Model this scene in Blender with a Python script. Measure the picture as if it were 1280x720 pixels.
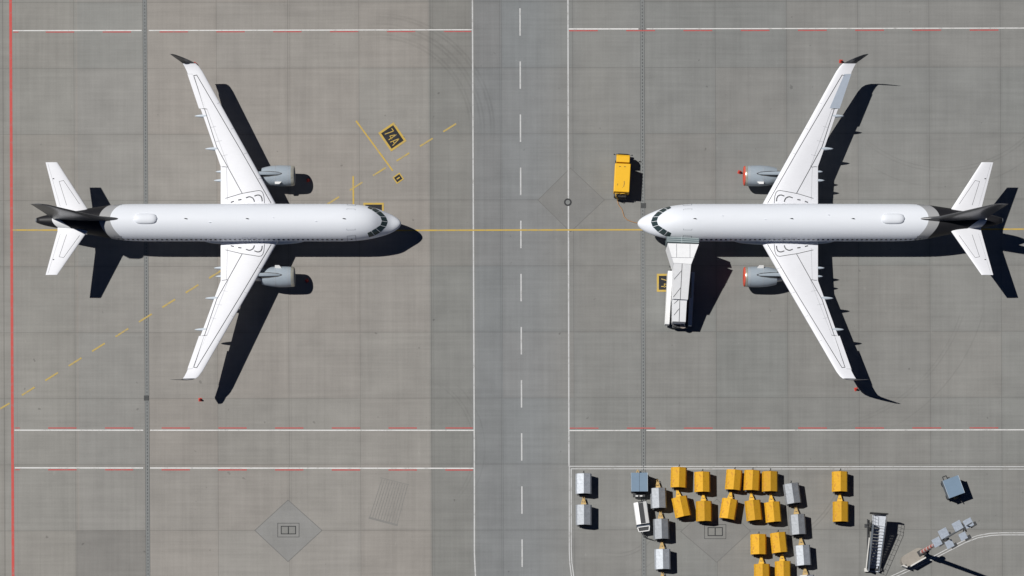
import bpy, math, random
from mathutils import Vector, Matrix
random.seed(7)
R = math.radians
scene = bpy.context.scene
col = scene.collection
for o in list(bpy.data.objects): bpy.data.objects.remove(o)

# ------------------------------------------------------------------ camera, sky, sun
H = 300.0                    # flying height of the camera, metres
S = 11.4                     # pixels of the 1280 px photograph per metre of ground
NX, NY = 642.0, 990.0        # the point straight below the camera is south of the crop
cam_d = bpy.data.cameras.new('camera'); cam = bpy.data.objects.new('camera', cam_d); col.objects.link(cam)
cam.location = (0, 0, H); cam.rotation_euler = (0, 0, 0)
cam_d.sensor_width = 36; cam_d.lens = S * H / 1280 * 36
cam_d.shift_x = (640 - NX) / 1280; cam_d.shift_y = (NY - 360) / 1280
cam_d.clip_start = 1; cam_d.clip_end = 20000
scene.camera = cam
scene.view_settings.view_transform = 'Standard'; scene.view_settings.look = 'None'
scene.view_settings.exposure = 0.06; scene.view_settings.gamma = 1
SUN = Vector((-0.64, 0.235, 1.0)).normalized()
elev = math.asin(SUN.z); azim = math.atan2(SUN.x, SUN.y)
world = bpy.data.worlds.new('World'); scene.world = world; world.use_nodes = True
wn = world.node_tree.nodes; wl = world.node_tree.links
sky = wn.new('ShaderNodeTexSky'); sky.sky_type = 'NISHITA'; sky.sun_disc = False
sky.sun_elevation = elev; sky.sun_rotation = azim % (2 * math.pi)
sky.altitude = 3000; sky.air_density = 0.28; sky.dust_density = 0.0; sky.ozone_density = 10.0
bgn = wn['Background']; bgn.inputs['Strength'].default_value = 0.05
wl.new(sky.outputs[0], bgn.inputs[0])
sd = bpy.data.lights.new('sun', 'SUN'); sd.energy = 4.2; sd.angle = R(0.5); sd.color = (1, 0.975, 0.94)
so = bpy.data.objects.new('sun', sd); col.objects.link(so); so.location = (-200, 80, 300)
so.rotation_euler = (-SUN).to_track_quat('-Z', 'Y').to_euler()

def G(px, py, z=0.0):
    """point of the place at height z that was measured at (px, py) of the photograph"""
    k = (H - z) / H / S
    return Vector(((px - NX) * k, (NY - py) * k, z))

# ------------------------------------------------------------------ node helpers and materials
class NT:
    def __init__(s, mat): s.n = mat.node_tree.nodes; s.l = mat.node_tree.links
    def put(s, sock, v):
        if isinstance(v, (int, float)): sock.default_value = v
        elif isinstance(v, tuple): sock.default_value = v if len(v) == len(sock.default_value) else v + (1,)
        else: s.l.new(v, sock)
    def m(s, op, a, b=0.0, c=None, clamp=False):
        n = s.n.new('ShaderNodeMath'); n.operation = op; n.use_clamp = clamp
        s.put(n.inputs[0], a); s.put(n.inputs[1], b)
        if c is not None: s.put(n.inputs[2], c)
        return n.outputs[0]
    def step(s, e0, e1, x):                       # smooth step, e1 may be below e0
        n = s.n.new('ShaderNodeMapRange'); n.interpolation_type = 'SMOOTHSTEP'
        s.put(n.inputs['Value'], x)
        if e0 < e1: v = (e0, e1, 0, 1)
        else: v = (e1, e0, 1, 0)
        for k, q in zip(('From Min', 'From Max', 'To Min', 'To Max'), v): n.inputs[k].default_value = q
        return n.outputs[0]
    def mix(s, f, a, b, mode='MIX'):
        n = s.n.new('ShaderNodeMix'); n.data_type = 'RGBA'; n.blend_type = mode
        s.put(n.inputs[0], f); s.put(n.inputs[6], a); s.put(n.inputs[7], b)
        return n.outputs[2]
    def obj(s):
        return s.n.new('ShaderNodeTexCoord').outputs['Object']
    def sep(s, v):
        n = s.n.new('ShaderNodeSeparateXYZ'); s.l.new(v, n.inputs[0]); return n.outputs
    def comb(s, x, y, z=0.0):
        n = s.n.new('ShaderNodeCombineXYZ')
        for i, q in enumerate((x, y, z)): s.put(n.inputs[i], q)
        return n.outputs[0]
    def noise(s, vec, scale, detail=3.0, rough=0.55):
        n = s.n.new('ShaderNodeTexNoise'); s.l.new(vec, n.inputs['Vector'])
        n.inputs['Scale'].default_value = scale; n.inputs['Detail'].default_value = detail
        n.inputs['Roughness'].default_value = rough
        return n.outputs['Fac']
    def white(s, vec):
        n = s.n.new('ShaderNodeTexWhiteNoise'); n.noise_dimensions = '2D'; s.l.new(vec, n.inputs['Vector'])
        return n.outputs['Value']
    def scl(s, vec, t):
        n = s.n.new('ShaderNodeVectorMath'); n.operation = 'MULTIPLY'; s.l.new(vec, n.inputs[0]); n.inputs[1].default_value = t
        return n.outputs[0]

def newmat(name, rough=0.6, metal=0.0, spec=0.5):
    m = bpy.data.materials.new(name); m.use_nodes = True
    b = m.node_tree.nodes['Principled BSDF']
    b.inputs['Roughness'].default_value = rough; b.inputs['Metallic'].default_value = metal
    b.inputs['Specular IOR Level'].default_value = spec
    return m, b, NT(m)

def paint(name, c, rough=0.5, metal=0.0, var=0.08, scale=2.5, spec=0.5, c2=None, rnd=0.0, bump=0.0):
    """painted or bare surface with soft grime of its own"""
    m, b, t = newmat(name, rough, metal, spec)
    v = t.obj()
    n1 = t.noise(v, scale, 4); n2 = t.noise(t.scl(v, (1, 6, 1)), scale * 2.1, 3)
    f = t.m('MULTIPLY', t.m('SUBTRACT', t.m('ADD', n1, n2), 1.0), var * 2.2)
    f = t.m('ADD', f, 1.0)
    if rnd:
        oi = t.n.new('ShaderNodeObjectInfo')
        f = t.m('MULTIPLY', f, t.m('ADD', 1.0 - rnd, t.m('MULTIPLY', oi.outputs['Random'], 2 * rnd)))
    base = t.mix(1.0, tuple(c) + (1,), t.comb(f, f, f), 'MULTIPLY')
    if c2: base = t.mix(t.step(0.56, 0.68, n1), base, tuple(c2) + (1,))
    t.put(b.inputs['Base Color'], base)
    if bump:
        bm = t.n.new('ShaderNodeBump'); bm.inputs['Strength'].default_value = bump
        bm.inputs['Distance'].default_value = 0.02; t.put(bm.inputs['Height'], n1); t.put(b.inputs['Normal'], bm.outputs[0])
    return m

def concrete_nodes(t, wide=True):
    """big-scale and fine mottling factor of the apron concrete, in world metres"""
    v = t.obj()
    big = t.noise(v, 0.035, 4); mid = t.noise(v, 0.35, 4); fine = t.noise(v, 6.0, 3, 0.7)
    hs = t.noise(t.scl(v, (0.10, 2.6, 1)), 1.0, 4, 0.65)        # broom marks across
    vs = t.noise(t.scl(v, (2.4, 0.07, 1)), 1.0, 4, 0.65)        # and along the paving lanes
    return v, big, mid, fine, hs, vs

def ground_material():
    m, b, t = newmat('apron_concrete', 0.85, 0, 0.25)
    v, big, mid, fine, hs, vs = concrete_nodes(t)
    x, y, z = t.sep(v)
    X = t.m('ADD', t.m('MULTIPLY', x, S), NX)                  # paving grid, in the survey's units
    Y = t.m('SUBTRACT', NY, t.m('MULTIPLY', y, S))
    Xr = t.m('SUBTRACT', X, t.m('MULTIPLY', Y, 0.0042))
    Yr = t.m('ADD', Y, t.m('MULTIPLY', X, 0.0016))
    gx = t.m('DIVIDE', t.m('SUBTRACT', Xr, 92.0), 89.08); gy = t.m('DIVIDE', t.m('SUBTRACT', Yr, 3.2), 82.55)
    cell = t.comb(t.m('FLOOR', gx), t.m('FLOOR', gy))
    rnd = t.white(cell); rnd2 = t.white(t.scl(cell, (1.7, 2.3, 1)))
    # paving lanes of their own mix
    warm = (0.266, 0.2535, 0.235, 1); cool = (0.208, 0.209, 0.198, 1)
    road = (0.205, 0.215, 0.219, 1); shoulder = (0.193, 0.201, 0.204, 1); right = (0.217, 0.218, 0.208, 1)
    c = warm
    c = t.mix(t.m('MULTIPLY', t.step(95.5, 97, Xr), t.step(180.5, 179.5, Xr)), c, (0.247, 0.244, 0.231, 1))
    c = t.mix(t.step(95, 94, Xr), c, (0.250, 0.245, 0.228, 1))
    c = t.mix(t.step(534, 538, Xr), c, cool)
    c = t.mix(t.step(584, 596, Xr), c, shoulder)
    c = t.mix(t.step(623, 625, Xr), c, road)
    c = t.mix(t.step(655, 740, Xr), c, right)
    # the bluer lane east of the road, towards the top
    c = t.mix(t.m('MULTIPLY', t.step(740, 820, Xr), t.m('MULTIPLY', t.step(330, 40, Yr), 0.55)), c, (0.205, 0.210, 0.206, 1))
    # random tint of each slab, warm or cool
    tint = t.mix(t.step(0.3, 0.7, rnd2), (1.03, 0.998, 0.978, 1), (0.955, 0.982, 0.985, 1))
    c = t.mix(t.m('MULTIPLY', rnd, 0.65), c, t.mix(1.0, c, tint, 'MULTIPLY'))
    # one darker patched slab at the lower left
    dp = t.m('MULTIPLY', t.m('MULTIPLY', t.step(92.4, 93, Xr), t.step(181.2, 180.6, Xr)), t.step(662.6, 663.4, Yr))
    c = t.mix(t.m('MULTIPLY', dp, 0.9), c, (0.205, 0.199, 0.187, 1))
    f = t.m('ADD', 1.0, t.m('MULTIPLY', t.m('SUBTRACT', big, 0.5), 0.42))
    f = t.m('ADD', f, t.m('MULTIPLY', t.m('SUBTRACT', mid, 0.5), 0.30))
    f = t.m('ADD', f, t.m('MULTIPLY', t.m('SUBTRACT', fine, 0.5), 0.16))
    f = t.m('ADD', f, t.m('MULTIPLY', t.m('SUBTRACT', hs, 0.5), 0.28))
    f = t.m('ADD', f, t.m('MULTIPLY', t.m('SUBTRACT', vs, 0.5), 0.24))
    # broad grimy bands running with the lanes
    lane = t.noise(t.scl(v, (0.25, 0.012, 1)), 1.0, 3)
    f = t.m('ADD', f, t.m('MULTIPLY', t.m('SUBTRACT', lane, 0.5), 0.16))
    smear = t.noise(t.scl(v, (0.07, 0.45, 1)), 1.0, 4, 0.6)
    f = t.m('ADD', f, t.m('MULTIPLY', t.m('SUBTRACT', smear, 0.5), 0.15))
    # joints
    jn = t.m('ADD', 0.55, t.m('MULTIPLY', t.noise(v, 0.5, 4), 0.9))
    def joint(g, per, w):
        d = t.m('MULTIPLY', t.m('ABSOLUTE', t.m('SUBTRACT', t.m('FRACT', t.m('ADD', g, 0.5)), 0.5)), per)
        return t.step(w, w * 0.25, d)
    jm = t.m('MAXIMUM', t.m('MULTIPLY', joint(gx, 89.08, 0.55), 0.8), t.m('MULTIPLY', joint(gy, 82.55, 0.55), 0.85))
    f = t.m('MULTIPLY', f, t.m('SUBTRACT', 1.0, t.m('MULTIPLY', t.m('MULTIPLY', jm, jn), 0.27)))
    halo = t.m('MAXIMUM', joint(gx, 89.08, 5.5), joint(gy, 82.55, 4.0))
    f = t.m('MULTIPLY', f, t.m('SUBTRACT', 1.0, t.m('MULTIPLY', t.m('MULTIPLY', halo, t.noise(v, 0.12, 3)), 0.09)))
    # single extra construction joints
    for px_, w, k in ((3.6, .5, .25), (19.5, .6, .08), (624.6, .6, .22), (361.8, .5, .12), (540.5, .5, .10)):
        d = t.m('ABSOLUTE', t.m('SUBTRACT', Xr, px_)); f = t.m('MULTIPLY', f, t.m('SUBTRACT', 1.0, t.m('MULTIPLY', t.step(w, w * .3, d), k)))
    # faint secondary sawcuts halfway in the slabs
    f = t.m('MULTIPLY', f, t.m('SUBTRACT', 1.0, t.m('MULTIPLY', t.m('MULTIPLY', joint(t.m('MULTIPLY', gx, 4.0), 22.27, 0.5), t.noise(v, .2, 3)), 0.07)))
    # tyre arcs: rubber laid by turning tugs at the road's edge
    def arcs(cx, cy, radii, xlo, ylo, yhi, k, w=1.3):
        nonlocal f
        dx = t.m('SUBTRACT', X, cx); dy = t.m('SUBTRACT', Y, cy)
        r = t.m('SQRT', t.m('ADD', t.m('MULTIPLY', dx, dx), t.m('MULTIPLY', dy, dy)))
        acc = None
        for q in radii:
            s_ = t.step(w, 0.2, t.m('ABSOLUTE', t.m('SUBTRACT', r, q)))
            acc = s_ if acc is None else t.m('MAXIMUM', acc, s_)
        gate = t.m('MULTIPLY', t.step(xlo, xlo + 60, X), t.m('MULTIPLY', t.step(ylo, ylo + 25, Y), t.step(yhi, yhi - 50, Y)))
        f = t.m('MULTIPLY', f, t.m('SUBTRACT', 1.0, t.m('MULTIPLY', t.m('MULTIPLY', acc, gate), t.m('MULTIPLY', t.noise(v, 0.3, 4), k))))
    arcs(470, 165, (118, 122, 131, 135.5, 144, 148), 440, 0, 190, 0.17, 2.2)
    arcs(500, 560, (92, 96, 106), 500, 470, 640, 0.14)
    arcs(1005, 330, (205, 209, 232), 1000, 380, 560, 0.16)
    arcs(1180, 60, (150, 154, 174), 1060, 60, 260, 0.18)
    arcs(770, 640, (52, 56, 78), 740, 600, 740, 0.22)
    arcs(930, 560, (128, 132), 900, 590, 720, 0.28)
    # small oil spots and pale repairs
    sp = t.noise(v, 1.3, 2, 0.4)
    f = t.m('MULTIPLY', f, t.m('SUBTRACT', 1.0, t.m('MULTIPLY', t.step(0.74, 0.80, sp), 0.30)))
    f = t.m('MULTIPLY', f, t.m('ADD', 1.0, t.m('MULTIPLY', t.step(0.25, 0.20, t.noise(t.scl(v, (1.6, .9, 1)), 1.0, 2, 0.4)), 0.10)))
    t.put(b.inputs['Base Color'], t.mix(1.0, c, t.comb(f, f, f), 'MULTIPLY'))
    return m

def slab_material(base=(0.232, 0.231, 0.224, 1)):
    m, b, t = newmat('patch_concrete', 0.85, 0, 0.25)
    v, big, mid, fine, hs, vs = concrete_nodes(t)
    f = t.m('ADD', 0.52, t.m('MULTIPLY', mid, 0.42)); f = t.m('ADD', f, t.m('MULTIPLY', fine, 0.22)); f = t.m('ADD', f, t.m('MULTIPLY', hs, 0.2)); f = t.m('ADD', f, t.m('MULTIPLY', vs, 0.15))
    t.put(b.inputs['Base Color'], t.mix(1.0, base, t.comb(f, f, f), 'MULTIPLY'))
    return m

def line_material(name, c, wear=0.25, under=(0.24, 0.235, 0.222)):
    """road paint worn through to the concrete in places"""
    m, b, t = newmat(name, 0.7, 0, 0.3)
    v = t.obj(); n = t.noise(v, 1.4, 5, 0.7); n2 = t.noise(v, 9.0, 3, 0.7)
    w = t.m('MULTIPLY', t.step(0.48, 0.72, t.m('ADD', t.m('MULTIPLY', n, .7), t.m('MULTIPLY', n2, .3))), wear * 2.4, clamp=True)
    t.put(b.inputs['Base Color'], t.mix(w, tuple(c) + (1,), tuple(under) + (1,)))
    return m

def fuselage_material():
    """white hull; grey band, black tail end and its pale patch are painted on it"""
    m, b, t = newmat('airliner_hull_paint', 0.5, 0, 0.3)
    v = t.obj(); x, y, z = t.sep(v)
    y2 = t.m('MULTIPLY', y, y)
    ue = t.m('ADD', x, t.m('MULTIPLY', y2, 0.34))
    n = t.noise(t.scl(v, (0.5, 2.0, 2.0)), 1.0, 4)
    f = t.m('ADD', 0.975, t.m('MULTIPLY', n, 0.05))
    ring = t.m('ABSOLUTE', t.m('SUBTRACT', t.m('FRACT', t.m('DIVIDE', x, 3.2)), 0.5))
    f = t.m('MULTIPLY', f, t.m('SUBTRACT', 1.0, t.m('MULTIPLY', t.step(0.008, 0.003, ring), 0.025)))
    c = t.mix(1.0, (0.725, 0.755, 0.80, 1), t.comb(f, f, f), 'MULTIPLY')
    c = t.mix(t.step(31.15, 31.2, ue), c, (0.34, 0.345, 0.35, 1))
    c = t.mix(t.step(32.35, 32.4, ue), c, (0.012, 0.012, 0.014, 1))
    # pale patch on the black: forward edge slants, aft edge is round
    a = t.m('SUBTRACT', x, t.m('ADD', 34.95, t.m('MULTIPLY', t.m('SUBTRACT', 1.25, t.m('ABSOLUTE', y)), 1.4)))
    e = t.m('SUBTRACT', 37.5, t.m('ADD', x, t.m('MULTIPLY', y2, 0.9)))
    patch = t.m('MULTIPLY', t.step(0.0, 0.05, a), t.step(0.0, 0.05, e))
    c = t.mix(patch, c, (0.70, 0.71, 0.72, 1))
    t.put(b.inputs['Base Color'], c)
    return m

M = {}
M['ground'] = ground_material(); M['slab'] = slab_material()
M['hull'] = fuselage_material()
M['wingwhite'] = paint('wing_paint', (0.735, 0.745, 0.78), 0.5, var=0.035, scale=0.8)
M['white'] = paint('white_paint', (0.76, 0.76, 0.75), 0.4, var=0.07)
M['canopy'] = paint('white_canopy_panel', (0.84, 0.85, 0.86), 0.5, var=0.07)
M['black'] = paint('black_gloss_paint', (0.012, 0.012, 0.015), 0.3, var=0.1)
M['finblack'] = paint('fin_paint', (0.075, 0.077, 0.082), 0.28, var=0.15, scale=.8)
M['seam'] = paint('dark_seam', (0.035, 0.037, 0.042), 0.8)
M['doorline'] = paint('door_gap', (0.20, 0.22, 0.25), 0.7)
M['faint'] = paint('faint_seam', (0.42, 0.43, 0.45), 0.7)
M['bluegrey'] = paint('blue_grey_panel_and_shade', (0.36, 0.41, 0.48), 0.5)
M['nacelle'] = paint('nacelle_grey', (0.32, 0.37, 0.415), 0.35, var=0.10, scale=1.3)
M['belly'] = paint('belly_fairing_grey', (0.50, 0.56, 0.62), 0.4)
M['lip'] = paint('inlet_lip_metal', (0.50, 0.49, 0.42), 0.3, 0.5)
M['cover'] = paint('red_cover_canvas', (0.58, 0.085, 0.05), 0.8)
M['glass'] = paint('dark_window_glass', (0.03, 0.048, 0.05), 0.15, spec=0.35)
M['cabinglass'] = paint('cabin_window_glass', (0.02, 0.035, 0.06), 0.25)
M['metal'] = paint('bare_metal', (0.45, 0.46, 0.47), 0.35, 0.8)
M['rubber'] = paint('tyre_rubber', (0.02, 0.02, 0.02), 0.85)
M['darkmetal'] = paint('dark_steel', (0.04, 0.042, 0.045), 0.6)
M['cartyellow'] = paint('cart_yellow_plate', (0.60, 0.325, 0.022), 0.65, var=0.18, c2=(0.47, 0.22, 0.03), rnd=0.16, spec=0.2)
M['truckyellow'] = paint('truck_yellow_paint', (0.80, 0.45, 0.02), 0.5, var=0.06, spec=0.3)
M['silver'] = paint('cart_galvanised_plate', (0.38, 0.405, 0.435), 0.55, 0.3, var=0.32, scale=4.0, rnd=0.28)
M['barsand'] = paint('faded_drawbar_paint', (0.48, 0.33, 0.13), 0.7, var=0.2)
M['baryellow'] = paint('yellow_drawbar_paint', (0.72, 0.43, 0.04), 0.6, var=0.2)
M['boxblue'] = paint('blue_grey_roof_sheet', (0.165, 0.24, 0.325), 0.5, var=0.10, scale=1.2)
M['cone'] = paint('cone_plastic', (0.50, 0.045, 0.03), 0.6)
M['orange'] = paint('orange_cable', (0.38, 0.22, 0.11), 0.7)
M['plinth'] = paint('plinth_concrete', (0.30, 0.275, 0.24), 0.85, var=0.15, scale=1.5)
M['offwhite'] = paint('offwhite_paint', (0.62, 0.61, 0.58), 0.6)
M['mastred'] = paint('mast_red', (0.50, 0.10, 0.07), 0.6)
M['mastwhite'] = paint('mast_white', (0.60, 0.52, 0.50), 0.6)
M['galv'] = paint('mast_galvanised', (0.16, 0.175, 0.19), 0.5, 0.2)
M['lamp'] = paint('floodlight_housing', (0.34, 0.385, 0.45), 0.6, var=0.3, scale=5)
M['lens'] = paint('floodlight_lens', (0.35, 0.37, 0.4), 0.15)
M['tread'] = paint('stair_tread_metal', (0.52, 0.55, 0.60), 0.5, var=0.2, scale=6)
M['stripe_w'] = line_material('white_road_paint', (0.66, 0.66, 0.65), 0.35)
M['stripe_b'] = line_material('old_white_road_paint', (0.52, 0.525, 0.525), 0.42)
M['stripe_r'] = line_material('red_road_paint', (0.50, 0.075, 0.065), 0.22)
M['stripe_r2'] = line_material('worn_red_road_paint', (0.43, 0.085, 0.08), 0.28)
M['stripe_y'] = line_material('yellow_road_paint', (0.50, 0.345, 0.07), 0.30)
M['stripe_k'] = line_material('black_road_paint', (0.014, 0.015, 0.02), 0.05)
M['joint'] = paint('slab_joint', (0.15, 0.15, 0.145), 0.9)
M['groove'] = paint('grooved_concrete', (0.185, 0.183, 0.175), 0.9, var=0.15)
M['iron'] = paint('cast_iron', (0.075, 0.08, 0.08), 0.8, var=0.25, scale=6)
M['irondark'] = paint('cast_iron_frame', (0.03, 0.032, 0.034), 0.8)
M['drain'] = paint('drain_concrete', (0.19, 0.198, 0.196), 0.85, var=0.12)
M['slot'] = paint('drain_slot', (0.06, 0.066, 0.068), 0.9)

# ------------------------------------------------------------------ mesh helpers
class MB:
    def __init__(s): s.v = []; s.f = []; s.mi = []
    def add(s, vs, fs, mi=0):
        o = len(s.v); s.v += [Vector(p) for p in vs]
        for f in fs: s.f.append([i + o for i in f]); s.mi.append(mi)
        return s
    def box(s, c, d, rz=0, mi=0, rx=0, ry=0):
        m = Matrix.Rotation(rz, 3, 'Z') @ Matrix.Rotation(ry, 3, 'Y') @ Matrix.Rotation(rx, 3, 'X')
        vs = [Vector(c) + m @ Vector((sx * d[0] / 2, sy * d[1] / 2, sz * d[2] / 2)) for sz in (-1, 1) for sx, sy in ((-1, -1), (1, -1), (1, 1), (-1, 1))]
        return s.add(vs, [(3, 2, 1, 0), (4, 5, 6, 7), (0, 1, 5, 4), (1, 2, 6, 5), (2, 3, 7, 6), (3, 0, 4, 7)], mi)
    def loft(s, rings, closed=True, caps=True, mi=0):
        n = len(rings[0]); vs = [p for r in rings for p in r]; fs = []
        for i in range(len(rings) - 1):
            for j in range(n if closed else n - 1):
                a, b = i * n + j, i * n + (j + 1) % n
                fs.append((a, b, b + n, a + n))
        if caps and closed: fs += [tuple(reversed(range(n))), tuple(range((len(rings) - 1) * n, len(rings) * n))]
        return s.add(vs, fs, mi)
    def tube(s, pts, r, n=8, mi=0, r2=None):
        pts = [Vector(p) for p in pts]; rings = []
        for i, p in enumerate(pts):
            d = (pts[min(i + 1, len(pts) - 1)] - pts[max(i - 1, 0)]).normalized()
            a = d.cross(Vector((0, 0, 1))) if abs(d.z) < 0.9 else d.cross(Vector((1, 0, 0)))
            a.normalize(); b = d.cross(a)
            q = r if r2 is None else r + (r2 - r) * i / (len(pts) - 1)
            rings.append([p + (a * math.cos(2 * math.pi * k / n) + b * math.sin(2 * math.pi * k / n)) * q for k in range(n)])
        return s.loft(rings, mi=mi)
    def prism(s, poly, z0, z1, mi=0):
        n = len(poly)
        return s.loft([[Vector((p[0], p[1], z0)) for p in poly], [Vector((p[0], p[1], z1)) for p in poly]], mi=mi)
    def sheet(s, pts, mi=0):
        return s.add(pts, [tuple(range(len(pts)))], mi)
    def lathe_x(s, prof, c, n=40, mi=0, caps=False):     # prof: (x, r); axis along x through c
        rings = [[Vector((c[0] + x, c[1] + r * math.sin(2 * math.pi * k / n), c[2] + r * math.cos(2 * math.pi * k / n))) for k in range(n)] for x, r in prof]
        return s.loft(rings, caps=caps, mi=mi)
    def build(s, name, mats, parent=None, smooth=False, bevel=0.0, seg=2):
        me = bpy.data.meshes.new(name); me.from_pydata([tuple(p) for p in s.v], [], s.f)
        if not isinstance(mats, (list, tuple)): mats = [mats]
        for m in mats: me.materials.append(M[m] if isinstance(m, str) else m)
        for p, k in zip(me.polygons, s.mi): p.material_index = k; p.use_smooth = bool(smooth)
        me.validate(); me.update()
        import bmesh
        bm = bmesh.new(); bm.from_mesh(me); bmesh.ops.recalc_face_normals(bm, faces=bm.faces); bm.to_mesh(me); bm.free()
        if smooth and isinstance(smooth, float): me.set_sharp_from_angle(angle=R(smooth))
        o = bpy.data.objects.new(name, me); col.objects.link(o)
        if parent is not None: o.parent = parent
        if bevel:
            b = o.modifiers.new('bevel', 'BEVEL'); b.width = bevel; b.segments = seg; b.limit_method = 'ANGLE'; b.angle_limit = R(35)
        return o

def tag(o, label=None, cat=None, group=None, kind=None):
    if label: o['label'] = label
    if cat: o['category'] = cat
    if group: o['group'] = group
    if kind: o['kind'] = kind
    return o
def thing(name, loc, rz, label, cat, group=None):
    o = bpy.data.objects.new(name, None); col.objects.link(o); o.location = loc; o.rotation_euler = (0, 0, rz)
    o.empty_display_size = 0.5
    return tag(o, label, cat, group)
def copy_tree(o, parent=None):
    c = o.copy(); col.objects.link(c); c.parent = parent
    for ch in [q for q in col.objects if q.parent == o]: copy_tree(ch, c)
    return c

# ------------------------------------------------------------------ ground, paving and painted markings
def structure(name, mb, mats): return tag(mb.build(name, mats), kind='structure')
g = MB(); g.sheet([(-6000, -6000, 0), (6000, -6000, 0), (6000, 6000, 0), (-6000, 6000, 0)])
structure('ground', g, 'ground')

def strip(mb, pts, w, z, mi=0):
    """a painted line of width w (photo pixels) through measured points"""
    P = [G(*p) for p in pts]; W = w / S / 2; L = []; Q = []
    for i, p in enumerate(P):
        d = (P[min(i + 1, len(P) - 1)] - P[max(i - 1, 0)]).normalized(); n = Vector((-d.y, d.x, 0)) * W
        L.append(p + n + Vector((0, 0, z))); Q.append(p - n + Vector((0, 0, z)))
    for i in range(len(P) - 1): mb.sheet([L[i], L[i + 1], Q[i + 1], Q[i]], mi)
def quad(mb, pts, z, mi=0): mb.sheet([G(*p) + Vector((0, 0, z)) for p in pts], mi)

# drains
def drain(x0, x1, y_lo=-40, y_hi=760, kx=0.0058):
    d = MB(); cx = (x0 + x1) / 2
    def xa(y, o): return cx + o + (y - 360) * kx
    strip(d, [(xa(y_lo, 0), y_lo), (xa(y_hi, 0), y_hi)], 4.6, .004, 0)
    for o in (-2.5, 2.5): strip(d, [(xa(y_lo, o), y_lo), (xa(y_hi, o), y_hi)], 0.35, .007, 1)
    y = y_lo
    while y < y_hi:
        strip(d, [(xa(y, 0), y), (xa(y + 2.3, 0), y + 2.3)], 0.85, .010, 1); y += 4.2
    return structure('drain_channel', d, ['drain', 'slot'])
drain(181.8, 184.2); drain(802.0, 805.6, kx=0.003)

# diamond slabs round the hatches
d = MB(); NDIA = 0
for D in ([(360, 625), (402.5, 663), (360, 702), (318.5, 663)], [(713, 210), (755.5, 250), (713, 290), (672.5, 250)], [(896, 624), (938, 664), (896, 703), (851, 664.5)]):
    quad(d, D, .004, 2 if NDIA == 1 else 3 if NDIA else 0); NDIA += 1
    e = D + [D[0]]
    for a, b in zip(e[:-1], e[1:]): strip(d, [a, b], 0.8, .006, 1)
structure('hatch_slab', d, ['slab', 'joint', slab_material((0.194, 0.195, 0.189, 1)), slab_material((0.203, 0.203, 0.195, 1))])
# grooved patch
d = MB()
for k in range(11):
    t_ = (k + .5) / 11
    strip(d, [(476 + 35 * t_, 598 + 9 * t_), (460.5 + 37.5 * t_, 646 + 10 * t_)], 1.0, .005, 1)
strip(d, [(461, 647), (497, 656.5)], 2.6, .007, 0); strip(d, [(475.5, 597), (511, 606)], .8, .007, 0)
structure('grooved_patch', d, [paint('patch_edge', (0.205, 0.200, 0.190), .9), paint('patch_groove', (0.214, 0.208, 0.196), .9, var=.25)])

w = MB()   # thin white kerb-side lines
strip(w, [(16, 38.3), (177, 38.1)], 1.3, .008); strip(w, [(186, 38.1), (590, 37.2)], 1.3, .008)
strip(w, [(711, 36.2), (798, 36.1)], 1.6, .008); strip(w, [(808, 36), (1320, 35)], 1.2, .008)
strip(w, [(18, 537.7), (179, 537.8)], 1.4, .008); strip(w, [(187.5, 537.8), (592, 537.9)], 1.4, .008)
strip(w, [(711, 538.2), (800, 538)], 1.3, .008); strip(w, [(808, 538), (1320, 537.2)], 1.3, .008)
strip(w, [(18.5, 584.8), (179, 585)], 1.5, .008); strip(w, [(187.5, 585), (592, 585.4)], 1.5, .008)
structure('white_stand_line', w, 'stripe_w')
w = MB()   # road edges, doubled equipment-area line
strip(w, [(590.3, -60), (593, 600), (593, 690), (593.6, 706), (595.5, 740)], 1.7, .012)
strip(w, [(709.8, -60), (711.2, 583)], 1.7, .012)
strip(w, [(711.3, 582.9), (1330, 583.4)], 1.05, .008)
strip(w, [(711.6, 583), (711.6, 688), (712.2, 703), (714, 718), (718, 740)], 1.3, .010)
strip(w, [(713.8, 586.0), (1330, 586.4)], 1.0, .008)
strip(w, [(714, 586), (714.1, 688), (714.8, 703), (716.8, 718), (721, 740)], 1.2, .010)
arc1 = [(1108, 723), (1132, 712), (1163, 697.5), (1190, 683), (1206, 675), (1222, 669.5), (1238, 666.6), (1252, 666), (1330, 666)]
arc2 = [(1113, 724), (1134, 714.5), (1164, 700), (1192, 685.6), (1207, 678), (1223, 672), (1239, 669.3), (1252, 668.6), (1330, 668.6)]
strip(w, arc1, 1.1, .010); strip(w, arc2, 1.1, .010)
structure('white_edge_line', w, 'stripe_b')
w = MB(); y = 10.0
for k in range(-1, 12): strip(w, [(650 + k * .26, 10.3 + 66.4 * k), (650.1 + k * .26, 44.6 + 66.4 * k)], 1.7, .008)
structure('road_centre_dash', w, 'stripe_b')
w = MB(); strip(w, [(12.9, -60), (16.6, 780)], 3.4, .008); structure('red_border_line', w, 'stripe_r')
w = MB()
for k in range(9):
    if k == 0: strip(w, [(16.5, 40.1), (23, 40)], 1.2, .008)
    x0 = 57.3 + 71.05 * k
    if x0 < 580: strip(w, [(x0, 40.1 - k * .1), (min(x0 + 35.5, 589), 40 - k * .1)], 1.4, .008)
    x0 = 60.2 + 70.9 * k
    if k == 0: strip(w, [(18.5, 535), (25, 535)], 1.2, .008); strip(w, [(18.5, 587.2), (25, 587.2)], 1.2, .008)
    if x0 < 580: strip(w, [(x0, 535), (min(x0 + 35.5, 591), 535)], 1.5, .008); strip(w, [(x0, 587.2 + k * .05), (min(x0 + 35.5, 591), 587.2 + k * .05)], 1.6, .008)
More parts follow.
